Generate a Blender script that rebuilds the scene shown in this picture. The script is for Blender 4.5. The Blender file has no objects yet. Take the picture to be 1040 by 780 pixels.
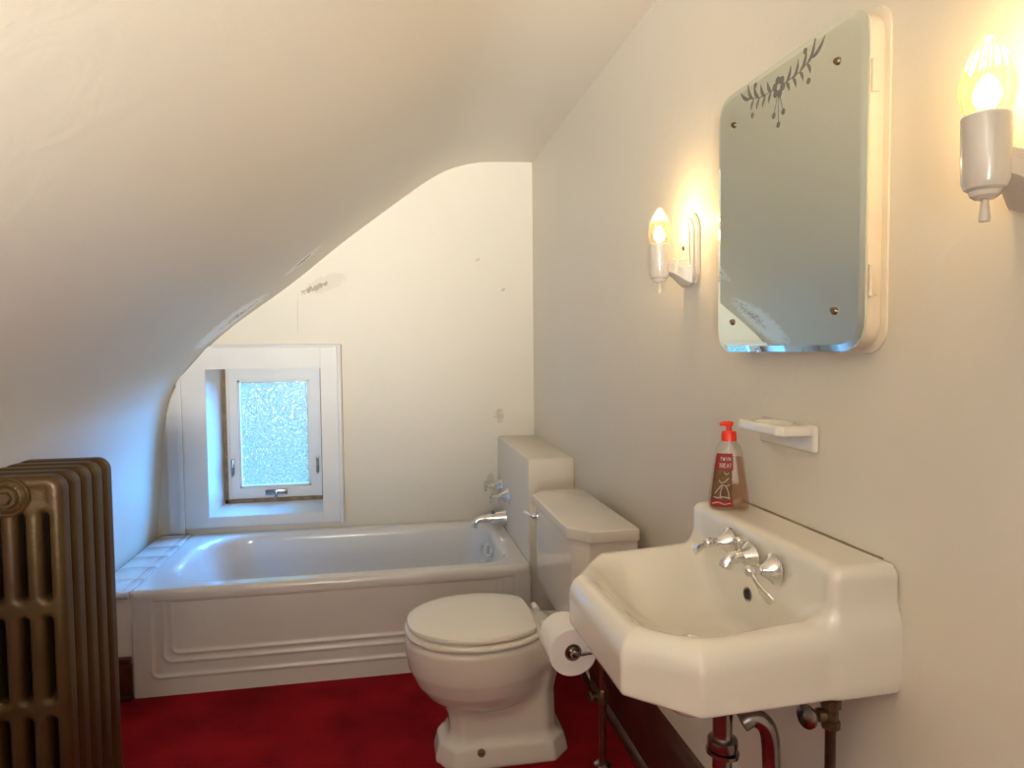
import bpy, bmesh, math, random
import numpy as np
from mathutils import Vector, Matrix
random.seed(7)
S = bpy.context.scene
COL = S.collection
PI = math.pi

# ------------------------------------------------------------------ camera
F_PX = 689.6
R = Vector((0.9831575, -0.18250769, -0.00960561))
U = Vector((0.01816201, 0.04526897, 0.99880972))
FW = Vector((0.18185561, 0.98216173, -0.04782123))
cam_d = bpy.data.cameras.new('camera')
cam_d.sensor_width = 36.0
cam_d.lens = F_PX / 1040 * 36
cam_d.clip_start = 0.02
cam = bpy.data.objects.new('camera', cam_d)
COL.objects.link(cam)
cam.matrix_world = Matrix(((R.x, U.x, -FW.x, 0), (R.y, U.y, -FW.y, 0), (R.z, U.z, -FW.z, 1.261), (0, 0, 0, 1)))
S.camera = cam

# ------------------------------------------------------------------ light
S.view_settings.view_transform = 'Standard'
S.view_settings.look = 'None'
S.view_settings.gamma = 1.0
S.view_settings.use_curve_mapping = False
S.view_settings.exposure = 0.30
world = bpy.data.worlds.new('world'); S.world = world
world.use_nodes = True
world.node_tree.nodes['Background'].inputs[0].default_value = (0.36, 0.58, 0.62, 1)
world.node_tree.nodes['Background'].inputs[1].default_value = 1.0

def light(name, kind, loc, energy, color, **kw):
    d = bpy.data.lights.new(name, kind)
    d.energy = energy; d.color = color
    rot = kw.pop('aim', None)
    for k, v in kw.items(): setattr(d, k, v)
    o = bpy.data.objects.new(name, d); COL.objects.link(o); o.location = loc
    if rot is not None:
        o.rotation_euler = (Vector(rot) - Vector(loc)).to_track_quat('-Z', 'Y').to_euler()
    return o
# blue skylight falling steeply through the little window
light('sky_sun', 'SUN', (3, 7, 5), 76.0, (0.075, 0.37, 1.0), angle=math.radians(70), aim=(3 - 2.7, 7 - 3.1, 5 - 2.1))
# soft unseen fill added behind the camera, tipped up toward the ceiling
light('rear_fill', 'AREA', (-0.35, -1.3, 1.35), 10.0, (1.0, 0.96, 0.88), shape='RECTANGLE', size=1.2, size_y=1.2, aim=(-0.15, 0.8, 2.75))
light('ceiling_fill', 'AREA', (-0.5, -1.1, 1.15), 23.0, (1.0, 0.965, 0.87), shape='RECTANGLE', size=0.5, size_y=0.5, spread=math.radians(62), aim=(-0.42, 1.7, 2.15))  # added narrow-beam fill, out of view, brightens the ceiling and upper back wall

# ------------------------------------------------------------------ materials
def mat(name, color, rough=0.5, metal=0.0, var=0.0, var_scale=6.0, bump=0.0, bump_scale=60.0, coat=0.0, color2=None, **kw):
    m = bpy.data.materials.new(name); m.use_nodes = True
    nt = m.node_tree; n = nt.nodes; L = nt.links
    b = n['Principled BSDF']
    b.inputs['Base Color'].default_value = (*color, 1)
    b.inputs['Roughness'].default_value = rough
    b.inputs['Metallic'].default_value = metal
    b.inputs['Coat Weight'].default_value = coat
    b.inputs['Coat Roughness'].default_value = 0.06
    for k, v in kw.items(): b.inputs[k].default_value = v
    tc = n.new('ShaderNodeNewGeometry')
    if var > 0 or color2:
        no = n.new('ShaderNodeTexNoise'); no.inputs['Scale'].default_value = var_scale; no.inputs['Detail'].default_value = 5
        L.new(tc.outputs['Position'], no.inputs['Vector'])
        mx = n.new('ShaderNodeMix'); mx.data_type = 'RGBA'
        mr = n.new('ShaderNodeMapRange'); mr.inputs[1].default_value = 0.35; mr.inputs[2].default_value = 0.65
        L.new(no.outputs['Fac'], mr.inputs[0]); L.new(mr.outputs[0], mx.inputs[0])
        c2 = color2 or tuple(min(1, c * (1 - var)) for c in color)
        mx.inputs[6].default_value = (*color, 1); mx.inputs[7].default_value = (*c2, 1)
        L.new(mx.outputs[2], b.inputs['Base Color'])
    if bump > 0:
        nb = n.new('ShaderNodeTexNoise'); nb.inputs['Scale'].default_value = bump_scale; nb.inputs['Detail'].default_value = 4
        L.new(tc.outputs['Position'], nb.inputs['Vector'])
        bp = n.new('ShaderNodeBump'); bp.inputs['Strength'].default_value = bump; bp.inputs['Distance'].default_value = 0.01
        L.new(nb.outputs['Fac'], bp.inputs['Height']); L.new(bp.outputs[0], b.inputs['Normal'])
    return m

def plaster(name, color, patches=(), stains=(), bump=0.25):
    """cream painted plaster: trowel marks plus peeled patches, each (centre, axis, len, width, colour)"""
    m = bpy.data.materials.new(name); m.use_nodes = True
    nt = m.node_tree; n = nt.nodes; L = nt.links; b = n['Principled BSDF']
    b.inputs['Roughness'].default_value = 0.48
    g = n.new('ShaderNodeNewGeometry')
    def noise(scale, detail=4, dist=0.0, rough=0.5):
        t = n.new('ShaderNodeTexNoise'); t.inputs['Scale'].default_value = scale; t.inputs['Detail'].default_value = detail
        t.inputs['Distortion'].default_value = dist; t.inputs['Roughness'].default_value = rough
        L.new(g.outputs['Position'], t.inputs['Vector']); return t.outputs['Fac']
    def math_(op, a, bb, clamp=False):
        t = n.new('ShaderNodeMath'); t.operation = op; t.use_clamp = clamp
        for i, v in enumerate((a, bb)):
            if isinstance(v, (int, float)): t.inputs[i].default_value = v
            else: L.new(v, t.inputs[i])
        return t.outputs[0]
    def mix(fac, c1, c2):
        t = n.new('ShaderNodeMix'); t.data_type = 'RGBA'
        L.new(fac, t.inputs[0])
        for i, v in ((6, c1), (7, c2)):
            if isinstance(v, tuple): t.inputs[i].default_value = (*v, 1)
            else: L.new(v, t.inputs[i])
        return t.outputs[2]
    base = mix(math_('MULTIPLY', noise(2.2), 0.8, True), color, tuple(c * 0.93 for c in color))
    height = math_('ADD', math_('MULTIPLY', noise(9, 4, 1.5), 1.0), math_('MULTIPLY', noise(55, 3), 0.18))
    sm = noise(38, 5, 2.0, 0.7)
    def mask(c, ax, ln, wd, thr):
        sub = n.new('ShaderNodeVectorMath'); sub.operation = 'SUBTRACT'; L.new(g.outputs['Position'], sub.inputs[0]); sub.inputs[1].default_value = c
        a = Vector(ax).normalized()
        dot = n.new('ShaderNodeVectorMath'); dot.operation = 'DOT_PRODUCT'; L.new(sub.outputs[0], dot.inputs[0]); dot.inputs[1].default_value = a
        ln2 = n.new('ShaderNodeVectorMath'); ln2.operation = 'LENGTH'; L.new(sub.outputs[0], ln2.inputs[0])
        al = dot.outputs['Value']
        al2 = math_('MULTIPLY', al, al); l2 = math_('MULTIPLY', ln2.outputs['Value'], ln2.outputs['Value'])
        per = math_('SUBTRACT', l2, al2)
        q = math_('ADD', math_('MULTIPLY', al2, 1 / ln ** 2), math_('MULTIPLY', per, 1 / wd ** 2))
        v = math_('SUBTRACT', math_('ADD', 1.0 + thr, math_('MULTIPLY', math_('SUBTRACT', sm, 0.5), 5.0)), math_('MULTIPLY', q, 1.6))
        return math_('MULTIPLY', v, 9.0, True)
    col = base
    for c, ax, ln, wd, cc, thr, edge in patches:
        k = mask(c, ax, ln, wd, thr)
        col = mix(k, col, cc)
        height = math_('SUBTRACT', height, math_('MULTIPLY', k, edge))
    for c, ax, ln, wd, cc, thr, st in stains:
        col = mix(math_('MULTIPLY', mask(c, ax, ln, wd, thr), st), col, cc)
    L.new(col, b.inputs['Base Color'])
    bp = n.new('ShaderNodeBump'); bp.inputs['Strength'].default_value = bump; bp.inputs['Distance'].default_value = 0.006
    L.new(height, bp.inputs['Height']); L.new(bp.outputs[0], b.inputs['Normal'])
    return m

CREAM = (0.74, 0.69, 0.59)
SLOPE_AX = (0.75, 0.0, 0.62)
M = {}
M['ceiling'] = plaster('ceiling_plaster', (0.75, 0.69, 0.59), patches=[
    ((-0.70, 3.30, 1.405), (0.75, -0.10, 0.62), 0.22, 0.13, (0.97, 0.96, 0.94), 0.25, 2.8),
    ((-0.66, 3.31, 1.44), (0.75, -0.10, 0.62), 0.20, 0.09, (0.40, 0.38, 0.34), -0.85, 1.0),
    ((-0.36, 3.17, 1.68), (0.75, -0.1, 0.66), 0.14, 0.06, (0.93, 0.91, 0.88), -0.15, 1.8),
    ((-0.35, 3.17, 1.685), (0.75, -0.1, 0.66), 0.10, 0.026, (0.28, 0.25, 0.20), -0.45, 1.2)], bump=0.15)
M['wall_back'] = plaster('back_wall_plaster', CREAM, patches=[
    ((-0.28, 3.466, 1.605), (0.9, 0, 0.36), 0.12, 0.042, (0.66, 0.60, 0.50), 0.1, 1.8),
    ((-0.34, 3.466, 1.58), (0.9, 0, 0.36), 0.11, 0.020, (0.38, 0.32, 0.25), -0.40, 0.5)],
    stains=[((0.10, 3.466, 2.06), (1, 0, 0.3), 0.06, 0.03, (0.55, 0.44, 0.28), 0.0, 0.6),
            ((0.60, 3.466, 1.58), (0.8, 0, 0.5), 0.018, 0.009, (0.45, 0.38, 0.28), 0.0, 0.7),
            ((0.47, 3.466, 1.73), (0.8, 0, 0.5), 0.015, 0.008, (0.45, 0.38, 0.28), 0.0, 0.6),
            ((0.57, 3.466, 0.93), (0, 0, 1), 0.06, 0.04, (0.46, 0.38, 0.28), -0.45, 0.6),
            ((0.52, 3.466, 0.60), (0.3, 0, 1), 0.05, 0.03, (0.46, 0.38, 0.28), -0.45, 0.5),
            ((-0.42, 3.466, 1.45), (0.02, 0, 1), 0.11, 0.0035, (0.50, 0.42, 0.33), 0.0, 0.5)], bump=0.25)
M['wall_right'] = plaster('right_wall_plaster', CREAM, bump=0.22)
M['trim_plaster'] = plaster('smooth_plaster', (0.78, 0.72, 0.62), bump=0.08)
M['porcelain'] = mat('porcelain', (0.78, 0.745, 0.67), 0.10, var=0.03, var_scale=3, coat=0.5)
M['tub_porcelain'] = mat('tub_enamel', (0.78, 0.76, 0.73), 0.14, var=0.03, var_scale=3, coat=0.4)
M['seat'] = mat('seat_paint', (0.84, 0.80, 0.72), 0.16, coat=0.4)
M['chrome'] = mat('chrome', (0.80, 0.80, 0.80), 0.10, 1.0, bump=0.02, bump_scale=90)
M['old_chrome'] = mat('aged_chrome', (0.42, 0.40, 0.40), 0.22, 1.0, var=0.4, var_scale=40)
M['brass'] = mat('tarnished_brass', (0.26, 0.19, 0.11), 0.38, 0.9, var=0.4, var_scale=50)
M['copper'] = mat('painted_pipe', (0.20, 0.055, 0.04), 0.35, 0.6, var=0.4, var_scale=30)
M['dark_pipe'] = mat('dark_old_pipe', (0.10, 0.055, 0.045), 0.35, 0.7, var=0.4, var_scale=30)
M['dark'] = mat('dark_hole', (0.015, 0.013, 0.012), 0.6, var=0.2)
M['rubber'] = mat('dark_rubber', (0.05, 0.035, 0.035), 0.5, var=0.2)
M['wood'] = mat('dark_baseboard_wood', (0.085, 0.022, 0.014), 0.32, var=0.5, var_scale=14, coat=0.2)
M['white_paint'] = mat('window_paint', (0.74, 0.73, 0.70), 0.42, var=0.05, bump=0.06, bump_scale=40)
M['raw_wood'] = mat('weathered_sash_edge', (0.30, 0.19, 0.10), 0.7, var=0.4, var_scale=30)
M['metal_paint'] = mat('cabinet_paint', (0.76, 0.67, 0.53), 0.30, var=0.06, var_scale=12, bump=0.05, bump_scale=30)
M['sconce'] = mat('sconce_porcelain', (0.60, 0.55, 0.48), 0.14, coat=0.5)
M['switch'] = mat('switch_ivory', (0.62, 0.56, 0.48), 0.3)
M['bronze'] = mat('bronze_radiator_paint', (0.095, 0.058, 0.016), 0.42, 0.35, var=0.0, var_scale=5, color2=(0.075, 0.036, 0.015), bump=0.12, bump_scale=130)
M['paper'] = mat('toilet_paper', (0.88, 0.85, 0.82), 0.9, bump=0.2, bump_scale=200)
M['card'] = mat('cardboard_core', (0.30, 0.22, 0.15), 0.8, var=0.1)
M['red_plastic'] = mat('red_pump_plastic', (0.80, 0.035, 0.012), 0.3)
M['tile'] = mat('ledge_tile', (0.74, 0.72, 0.68), 0.16, var=0.04, coat=0.4)
M['mirror'] = mat('mirror_silver', (0.84, 0.94, 0.90), 0.015, 1.0)
M['etched'] = mat('etched_glass', (0.17, 0.165, 0.14), 0.7, 0.0, var=0.1)
M['glass_edge'] = mat('bevelled_mirror_edge', (0.62, 0.70, 0.68), 0.06, 1.0)
M['seal'] = mat('old_caulk', (0.50, 0.40, 0.28), 0.8, var=0.4, var_scale=30)

def carpet():
    m = bpy.data.materials.new('red_carpet'); m.use_nodes = True
    nt = m.node_tree; n = nt.nodes; L = nt.links; b = n['Principled BSDF']
    g = n.new('ShaderNodeNewGeometry')
    a = n.new('ShaderNodeTexNoise'); a.inputs['Scale'].default_value = 5; a.inputs['Detail'].default_value = 6; L.new(g.outputs['Position'], a.inputs['Vector'])
    f = n.new('ShaderNodeTexNoise'); f.inputs['Scale'].default_value = 260; f.inputs['Detail'].default_value = 3; L.new(g.outputs['Position'], f.inputs['Vector'])
    ad = n.new('ShaderNodeMath'); ad.operation = 'ADD'; L.new(a.outputs['Fac'], ad.inputs[0]); L.new(f.outputs['Fac'], ad.inputs[1])
    r = n.new('ShaderNodeValToRGB'); r.color_ramp.elements[0].position = 0.35; r.color_ramp.elements[1].position = 0.62
    hf = n.new('ShaderNodeMath'); hf.operation = 'MULTIPLY'; hf.inputs[1].default_value = 0.5; L.new(ad.outputs[0], hf.inputs[0]); L.new(hf.outputs[0], r.inputs[0])
    r.color_ramp.elements[0].color = (0.14, 0.002, 0.007, 1); r.color_ramp.elements[1].color = (0.40, 0.009, 0.016, 1)
    L.new(r.outputs[0], b.inputs['Base Color']); b.inputs['Roughness'].default_value = 0.95
    b.inputs['Specular IOR Level'].default_value = 0.1
    bp = n.new('ShaderNodeBump'); bp.inputs['Strength'].default_value = 0.8; bp.inputs['Distance'].default_value = 0.006
    L.new(f.outputs['Fac'], bp.inputs['Height']); L.new(bp.outputs[0], b.inputs['Normal'])
    return m
M['carpet'] = carpet()

def pane_mat():
    m = bpy.data.materials.new('pebbled_glass'); m.use_nodes = True
    nt = m.node_tree; n = nt.nodes; L = nt.links; n.remove(n['Principled BSDF'])
    out = n['Material Output']; g = n.new('ShaderNodeNewGeometry')
    vo = n.new('ShaderNodeTexNoise'); vo.inputs['Scale'].default_value = 135; vo.inputs['Detail'].default_value = 2; vo.inputs['Distortion'].default_value = 0.6
    L.new(g.outputs['Position'], vo.inputs['Vector'])
    mr = n.new('ShaderNodeMapRange'); mr.inputs[1].default_value = 0.38; mr.inputs[2].default_value = 0.62; mr.inputs[3].default_value = 0.02; mr.inputs[4].default_value = 0.62
    L.new(vo.outputs['Fac'], mr.inputs[0])
    tr = n.new('ShaderNodeBsdfTransparent'); tr.inputs[0].default_value = (0.95, 1.0, 1.0, 1)
    tl = n.new('ShaderNodeBsdfTranslucent'); tl.inputs[0].default_value = (0.16, 0.13, 0.085, 1)
    bp = n.new('ShaderNodeBump'); bp.inputs['Strength'].default_value = 0.6; bp.inputs['Distance'].default_value = 0.004
    L.new(vo.outputs['Fac'], bp.inputs['Height'])
    gl = n.new('ShaderNodeBsdfGlossy'); gl.inputs['Roughness'].default_value = 0.15; L.new(bp.outputs[0], gl.inputs['Normal'])
    m1 = n.new('ShaderNodeMixShader'); L.new(mr.outputs[0], m1.inputs[0]); L.new(tr.outputs[0], m1.inputs[1]); L.new(tl.outputs[0], m1.inputs[2])
    m2 = n.new('ShaderNodeMixShader'); m2.inputs[0].default_value = 0.06; L.new(m1.outputs[0], m2.inputs[1]); L.new(gl.outputs[0], m2.inputs[2])
    L.new(m2.outputs[0], out.inputs[0])
    return m
M['pane'] = pane_mat()

def clear_mat(name, tint, gloss=0.12, rough=0.05, bump_scale=None, body=None, body_amt=0.0):
    m = bpy.data.materials.new(name); m.use_nodes = True
    nt = m.node_tree; n = nt.nodes; L = nt.links; n.remove(n['Principled BSDF']); out = n['Material Output']
    tr = n.new('ShaderNodeBsdfTransparent'); tr.inputs[0].default_value = (*tint, 1)
    gl = n.new('ShaderNodeBsdfGlossy'); gl.inputs['Roughness'].default_value = rough
    fr = n.new('ShaderNodeLayerWeight'); fr.inputs[0].default_value = 0.35
    mr = n.new('ShaderNodeMapRange'); mr.inputs[3].default_value = gloss * 0.4; mr.inputs[4].default_value = min(1, gloss * 4)
    L.new(fr.outputs['Facing'], mr.inputs[0])
    last = tr
    if body:
        df = n.new('ShaderNodeBsdfTranslucent'); df.inputs[0].default_value = (*body, 1)
        mm = n.new('ShaderNodeMixShader'); mm.inputs[0].default_value = body_amt
        L.new(tr.outputs[0], mm.inputs[1]); L.new(df.outputs[0], mm.inputs[2]); last = mm
    ms = n.new('ShaderNodeMixShader'); L.new(mr.outputs[0], ms.inputs[0]); L.new(last.outputs[0], ms.inputs[1]); L.new(gl.outputs[0], ms.inputs[2])
    L.new(ms.outputs[0], out.inputs[0])
    return m
M['bottle'] = clear_mat('clear_bottle', (0.93, 0.90, 0.86), 0.14)
M['soap'] = clear_mat('amber_soap', (0.93, 0.80, 0.68), 0.05, body=(0.80, 0.52, 0.36), body_amt=0.30)
M['bulb_glass'] = clear_mat('ribbed_bulb_glass', (1.0, 0.94, 0.80), 0.08, 0.10, body=(1.0, 0.80, 0.5), body_amt=0.02)
def emit(name, c, s):
    m = bpy.data.materials.new(name); m.use_nodes = True
    b = m.node_tree.nodes['Principled BSDF']; b.inputs['Base Color'].default_value = (*c, 1)
    b.inputs['Emission Color'].default_value = (*c, 1); b.inputs['Emission Strength'].default_value = s
    return m
M['filament'] = emit('glowing_filament', (1.0, 0.74, 0.42), 5.0)
M['label_red'] = mat('label_red', (0.52, 0.035, 0.03), 0.4, var=0.15, var_scale=60)
M['label_brown'] = mat('label_brown', (0.30, 0.15, 0.035), 0.45, color2=(0.20, 0.085, 0.03), var_scale=70)
M['label_white'] = mat('label_print_white', (0.72, 0.62, 0.54), 0.5)

# ------------------------------------------------------------------ object helpers
def empty(name, loc=(0, 0, 0), label=None, cat=None, group=None, kind=None):
    o = bpy.data.objects.new(name, None); COL.objects.link(o); o.location = loc
    o.empty_display_size = 0.05
    tag(o, label, cat, group, kind)
    return o
def tag(o, label=None, cat=None, group=None, kind=None):
    if label: o['label'] = label
    if cat: o['category'] = cat
    if group: o['group'] = group
    if kind: o['kind'] = kind
    return o
def finish(name, me, m, parent=None, smooth=False, angle=None):
    o = bpy.data.objects.new(name, me); COL.objects.link(o)
    if m is not None and len(me.materials) == 0: me.materials.append(m)
    if smooth or angle is not None:
        me.polygons.foreach_set('use_smooth', [True] * len(me.polygons))
        if angle is not None: me.set_sharp_from_angle(angle=math.radians(angle))
    if parent is not None:
        o.parent = parent
        o.location = -parent_world(parent)
    return o
def parent_world(p):
    v = Vector((0, 0, 0))
    while p is not None:
        v += Vector(p.location); p = p.parent
    return v
def bmobj(name, bm, m, parent=None, smooth=False, angle=None):
    bmesh.ops.recalc_face_normals(bm, faces=bm.faces)
    me = bpy.data.meshes.new(name); bm.to_mesh(me); bm.free()
    return finish(name, me, m, parent, smooth, angle)

def add_box(bm, lo, hi, bevel=0.0, seg=2):
    b2 = bmesh.new()
    bmesh.ops.create_cube(b2, size=1)
    for v in b2.verts:
        for i in range(3): v.co[i] = lo[i] + (v.co[i] + 0.5) * (hi[i] - lo[i])
    if bevel > 0:
        bmesh.ops.bevel(b2, geom=b2.edges[:], offset=bevel, segments=seg, profile=0.5, affect='EDGES')
    merge(bm, b2)
def merge(bm, b2, mtx=None):
    me = bpy.data.meshes.new('t'); b2.to_mesh(me); b2.free()
    if mtx is not None: me.transform(mtx)
    bm.from_mesh(me); bpy.data.meshes.remove(me)
def axis_matrix(origin, axis):
    q = Vector(axis).normalized().to_track_quat('Z', 'Y')
    return Matrix.Translation(origin) @ q.to_matrix().to_4x4()
def add_lathe(bm, prof, origin=(0, 0, 0), axis=(0, 0, 1), n=32, rib=None, squash=None):
    """prof: list of (radius, height) along axis"""
    b2 = bmesh.new(); rings = []
    for r, h in prof:
        if r < 1e-6: rings.append([b2.verts.new((0, 0, h))]); continue
        ring = []
        for i in range(n):
            a = 2 * PI * i / n; rr = r
            if rib: rr = r * (1 + rib(a, h))
            ring.append(b2.verts.new((rr * math.cos(a), rr * math.sin(a) * (squash or 1), h)))
        rings.append(ring)
    for a, b in zip(rings, rings[1:]):
        if len(a) == 1 and len(b) == 1: continue
        if len(a) == 1:
            for i in range(n): b2.faces.new((a[0], b[i], b[(i + 1) % n]))
        elif len(b) == 1:
            for i in range(n): b2.faces.new((a[i], b[0], a[(i + 1) % n]))
        else:
            for i in range(n): b2.faces.new((a[i], b[i], b[(i + 1) % n], a[(i + 1) % n]))
    if len(rings[0]) > 1: b2.faces.new(rings[0])
    if len(rings[-1]) > 1: b2.faces.new(rings[-1])
    merge(bm, b2, axis_matrix(origin, axis))
def smooth_path(pts, k=6):
    pts = [Vector(p) for p in pts]
    if len(pts) < 3: return pts
    out = []
    P = [pts[0] * 2 - pts[1]] + pts + [pts[-1] * 2 - pts[-2]]
    for i in range(1, len(P) - 2):
        a, b, c, d = P[i - 1:i + 3]
        for j in range(k):
            t = j / k
            out.append(0.5 * ((2 * b) + (c - a) * t + (2 * a - 5 * b + 4 * c - d) * t * t + (3 * b - a - 3 * c + d) * t ** 3))
    out.append(pts[-1]); return out
def add_tube(bm, pts, rad, n=16, smooth=True, k=6):
    P = smooth_path(pts, k) if smooth else [Vector(p) for p in pts]
    m_ = len(P)
    if isinstance(rad, (int, float)): rads = [rad] * m_
    else:
        rads = [np.interp(i / (m_ - 1), np.linspace(0, 1, len(rad)), rad) for i in range(m_)]
    rings = []; up = None
    for i, p in enumerate(P):
        t = (P[min(i + 1, m_ - 1)] - P[max(i - 1, 0)]).normalized()
        if up is None: up = t.orthogonal().normalized()
        else: up = (up - t * up.dot(t)).normalized()
        s = t.cross(up)
        rings.append([bm.verts.new(p + (up * math.cos(2 * PI * j / n) + s * math.sin(2 * PI * j / n)) * rads[i]) for j in range(n)])
    for a, b in zip(rings, rings[1:]):
        for j in range(n): bm.faces.new((a[j], a[(j + 1) % n], b[(j + 1) % n], b[j]))
    bm.faces.new(rings[0]); bm.faces.new(rings[-1])
def add_prism(bm, poly, origin, ux, uy, depth, bevel=0.0, seg=2):
    """poly (2D) in the plane ux,uy at origin, extruded by depth along ux x uy"""
    ux, uy = Vector(ux).normalized(), Vector(uy).normalized(); w = ux.cross(uy)
    b2 = bmesh.new()
    vs = [b2.verts.new(Vector(origin) + ux * a + uy * b) for a, b in poly]
    f = b2.faces.new(vs)
    ex = bmesh.ops.extrude_face_region(b2, geom=[f])
    tv = [g for g in ex['geom'] if isinstance(g, bmesh.types.BMVert)]
    bmesh.ops.translate(b2, verts=tv, vec=w * depth)
    if bevel > 0:
        tops = [e for e in b2.edges if all(v in tv for v in e.verts)] + [e for e in b2.edges if all(v in vs for v in e.verts)]
        bmesh.ops.bevel(b2, geom=tops, offset=bevel, segments=seg, profile=0.5, affect='EDGES')
    merge(bm, b2)
def rounded(poly, r, seg=6):
    out = []; n = len(poly)
    if isinstance(r, (int, float)): r = [r] * n
    for i in range(n):
        p0, p1, p2 = Vector(poly[i - 1]), Vector(poly[i]), Vector(poly[(i + 1) % n])
        a, b = (p0 - p1), (p2 - p1)
        ang = a.angle(b); d = min(r[i] / math.tan(ang / 2), a.length * 0.49, b.length * 0.49)
        if r[i] <= 0: out.append(tuple(p1)); continue
        s, e = p1 + a.normalized() * d, p1 + b.normalized() * d
        for k in range(seg + 1):
            t = k / seg
            q = s * (1 - t) ** 2 + p1 * (2 * t * (1 - t)) + e * t * t
            q = q * 0.7 + (s * (1 - t) + e * t) * 0.0 + q * 0.3
            out.append(tuple(q))
    return out

# ------------------------------------------------------------------ signed-distance modelling (cast and moulded shapes)
def sd_box(p, lo, hi, r=0.0):
    c = (np.array(lo) + np.array(hi)) / 2; h = (np.array(hi) - np.array(lo)) / 2 - r
    q = np.abs(p - c) - h
    return np.linalg.norm(np.maximum(q, 0), axis=-1) + np.minimum(q.max(-1), 0) - r
def sd_poly(x, y, poly):
    d = np.full(x.shape, 1e9); s = np.ones(x.shape); n = len(poly)
    for i in range(n):
        ax, ay = poly[i]; bx, by = poly[i - 1]
        ex, ey = bx - ax, by - ay; wx, wy = x - ax, y - ay
        t = np.clip((wx * ex + wy * ey) / (ex * ex + ey * ey), 0, 1)
        d = np.minimum(d, (wx - ex * t) ** 2 + (wy - ey * t) ** 2)
        c1 = y >= ay; c2 = y < by; c3 = ex * wy > ey * wx
        s = np.where((c1 & c2 & c3) | (~c1 & ~c2 & ~c3), -s, s)
    return s * np.sqrt(d)
def sd_prism(p, poly, z0, z1, r=0.0):
    d = sd_poly(p[..., 0], p[..., 1], poly) + r
    w = np.maximum(z0 + r - p[..., 2], p[..., 2] - z1 + r)
    return np.minimum(np.maximum(d, w), 0) + np.sqrt(np.maximum(d, 0) ** 2 + np.maximum(w, 0) ** 2) - r
def smin(a, b, k):
    h = np.maximum(k - np.abs(a - b), 0) / k
    return np.minimum(a, b) - h * h * k / 4
def smax(a, b, k): return -smin(-a, -b, k)
def surface_net(f, lo, hi, h):
    lo = np.array(lo, float); hi = np.array(hi, float)
    n = np.ceil((hi - lo) / h).astype(int) + 1
    ax = [lo[i] + np.arange(n[i]) * h for i in range(3)]
    G = np.stack(np.meshgrid(*ax, indexing='ij'), -1)
    V = f(G); sg = V < 0
    c = np.zeros(n - 1, int)
    sl = lambda a, o: a[o[0]:a.shape[0] - 1 + o[0], o[1]:a.shape[1] - 1 + o[1], o[2]:a.shape[2] - 1 + o[2]]
    corners = [(i, j, k) for i in (0, 1) for j in (0, 1) for k in (0, 1)]
    for o in corners: c += sl(sg, o)
    act = (c > 0) & (c < 8)
    idx = -np.ones(act.shape, int); ids = np.argwhere(act); idx[act] = np.arange(len(ids))
    pos = np.zeros((len(ids), 3)); cnt = np.zeros(len(ids))
    I, J, K = ids.T
    for a in corners:
        for d in range(3):
            if a[d]: continue
            b = list(a); b[d] = 1
            va = V[I + a[0], J + a[1], K + a[2]]; vb = V[I + b[0], J + b[1], K + b[2]]
            cr = (va < 0) != (vb < 0)
            t = np.where(cr, va / np.where(cr, va - vb, 1), 0)
            q = np.array(a)[None] + t[:, None] * (np.array(b) - np.array(a))[None]
            pos += q * cr[:, None]; cnt += cr
    P = lo + (ids + pos / cnt[:, None]) * h
    e = h * 0.05
    for it in range(4):
        f0 = f(P); g = np.stack([(f(P + np.eye(3)[i] * e) - f(P - np.eye(3)[i] * e)) / (2 * e) for i in range(3)], -1)
        g2 = np.maximum((g * g).sum(-1), 0.05)
        st = -(f0 / g2)[:, None] * g
        l = np.linalg.norm(st, axis=1, keepdims=True)
        P = P + st * np.minimum(1, h * 0.3 / np.maximum(l, 1e-9)) * 0.8
    F = []
    for d in range(3):
        o1, o2 = [(1, 2), (2, 0), (0, 1)][d]
        b = [slice(1, -1)] * 3; b[d] = slice(0, -1)
        s0 = sg[tuple(b)]; b2 = [slice(1, -1)] * 3; b2[d] = slice(1, None); s1 = sg[tuple(b2)]
        E_ = np.argwhere(s0 != s1); off = np.ones(3, int); off[d] = 0
        base = E_ + off; flip = s0[tuple(E_.T)]
        def ix(d1, d2):
            q = base.copy(); q[:, o1] -= d1; q[:, o2] -= d2
            return idx[q[:, 0], q[:, 1], q[:, 2]]
        quad = np.stack([ix(1, 1), ix(0, 1), ix(0, 0), ix(1, 0)], -1)
        quad[~flip] = quad[~flip][:, ::-1]
        F.append(quad)
    F = np.concatenate(F); F = F[(F >= 0).all(1)]
    return P, F
def sdobj(name, f, lo, hi, h, m, parent=None):
    P, F = surface_net(f, lo, hi, h)
    me = bpy.data.meshes.new(name); me.from_pydata(P.tolist(), [], F.tolist()); me.update()
    return finish(name, me, m, parent, smooth=True)

# ------------------------------------------------------------------ room shell
XR, YB, YF, XL = 0.757, 3.466, 2.655, -0.93
YN = -2.4
prof_pts = [(-1.10, -0.06), (-1.10, 0.30), (-1.085, 0.45), (-1.07, 0.606), (-1.055, 0.80), (-1.035, 0.95), (-1.005, 1.07), (-0.92, 1.205), (-0.742, 1.378),
            (-0.45, 1.597), (-0.19, 1.811), (0.052, 1.996), (0.20, 2.105), (0.32, 2.175), (0.45, 2.215), (0.60, 2.228), (XR + 0.16, 2.236)]
PR = smooth_path([(a, 0, b) for a, b in prof_pts], 6)
PR = [(p.x, p.z) for p in PR]
def ceil_x(z):           # the knee wall / slope profile: x of the lining at height z
    for (x0, z0), (x1, z1) in zip(PR, PR[1:]):
        if z0 <= z <= z1 and z1 > z0: return x0 + (x1 - x0) * (z - z0) / (z1 - z0)
    return PR[-1][0]
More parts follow.
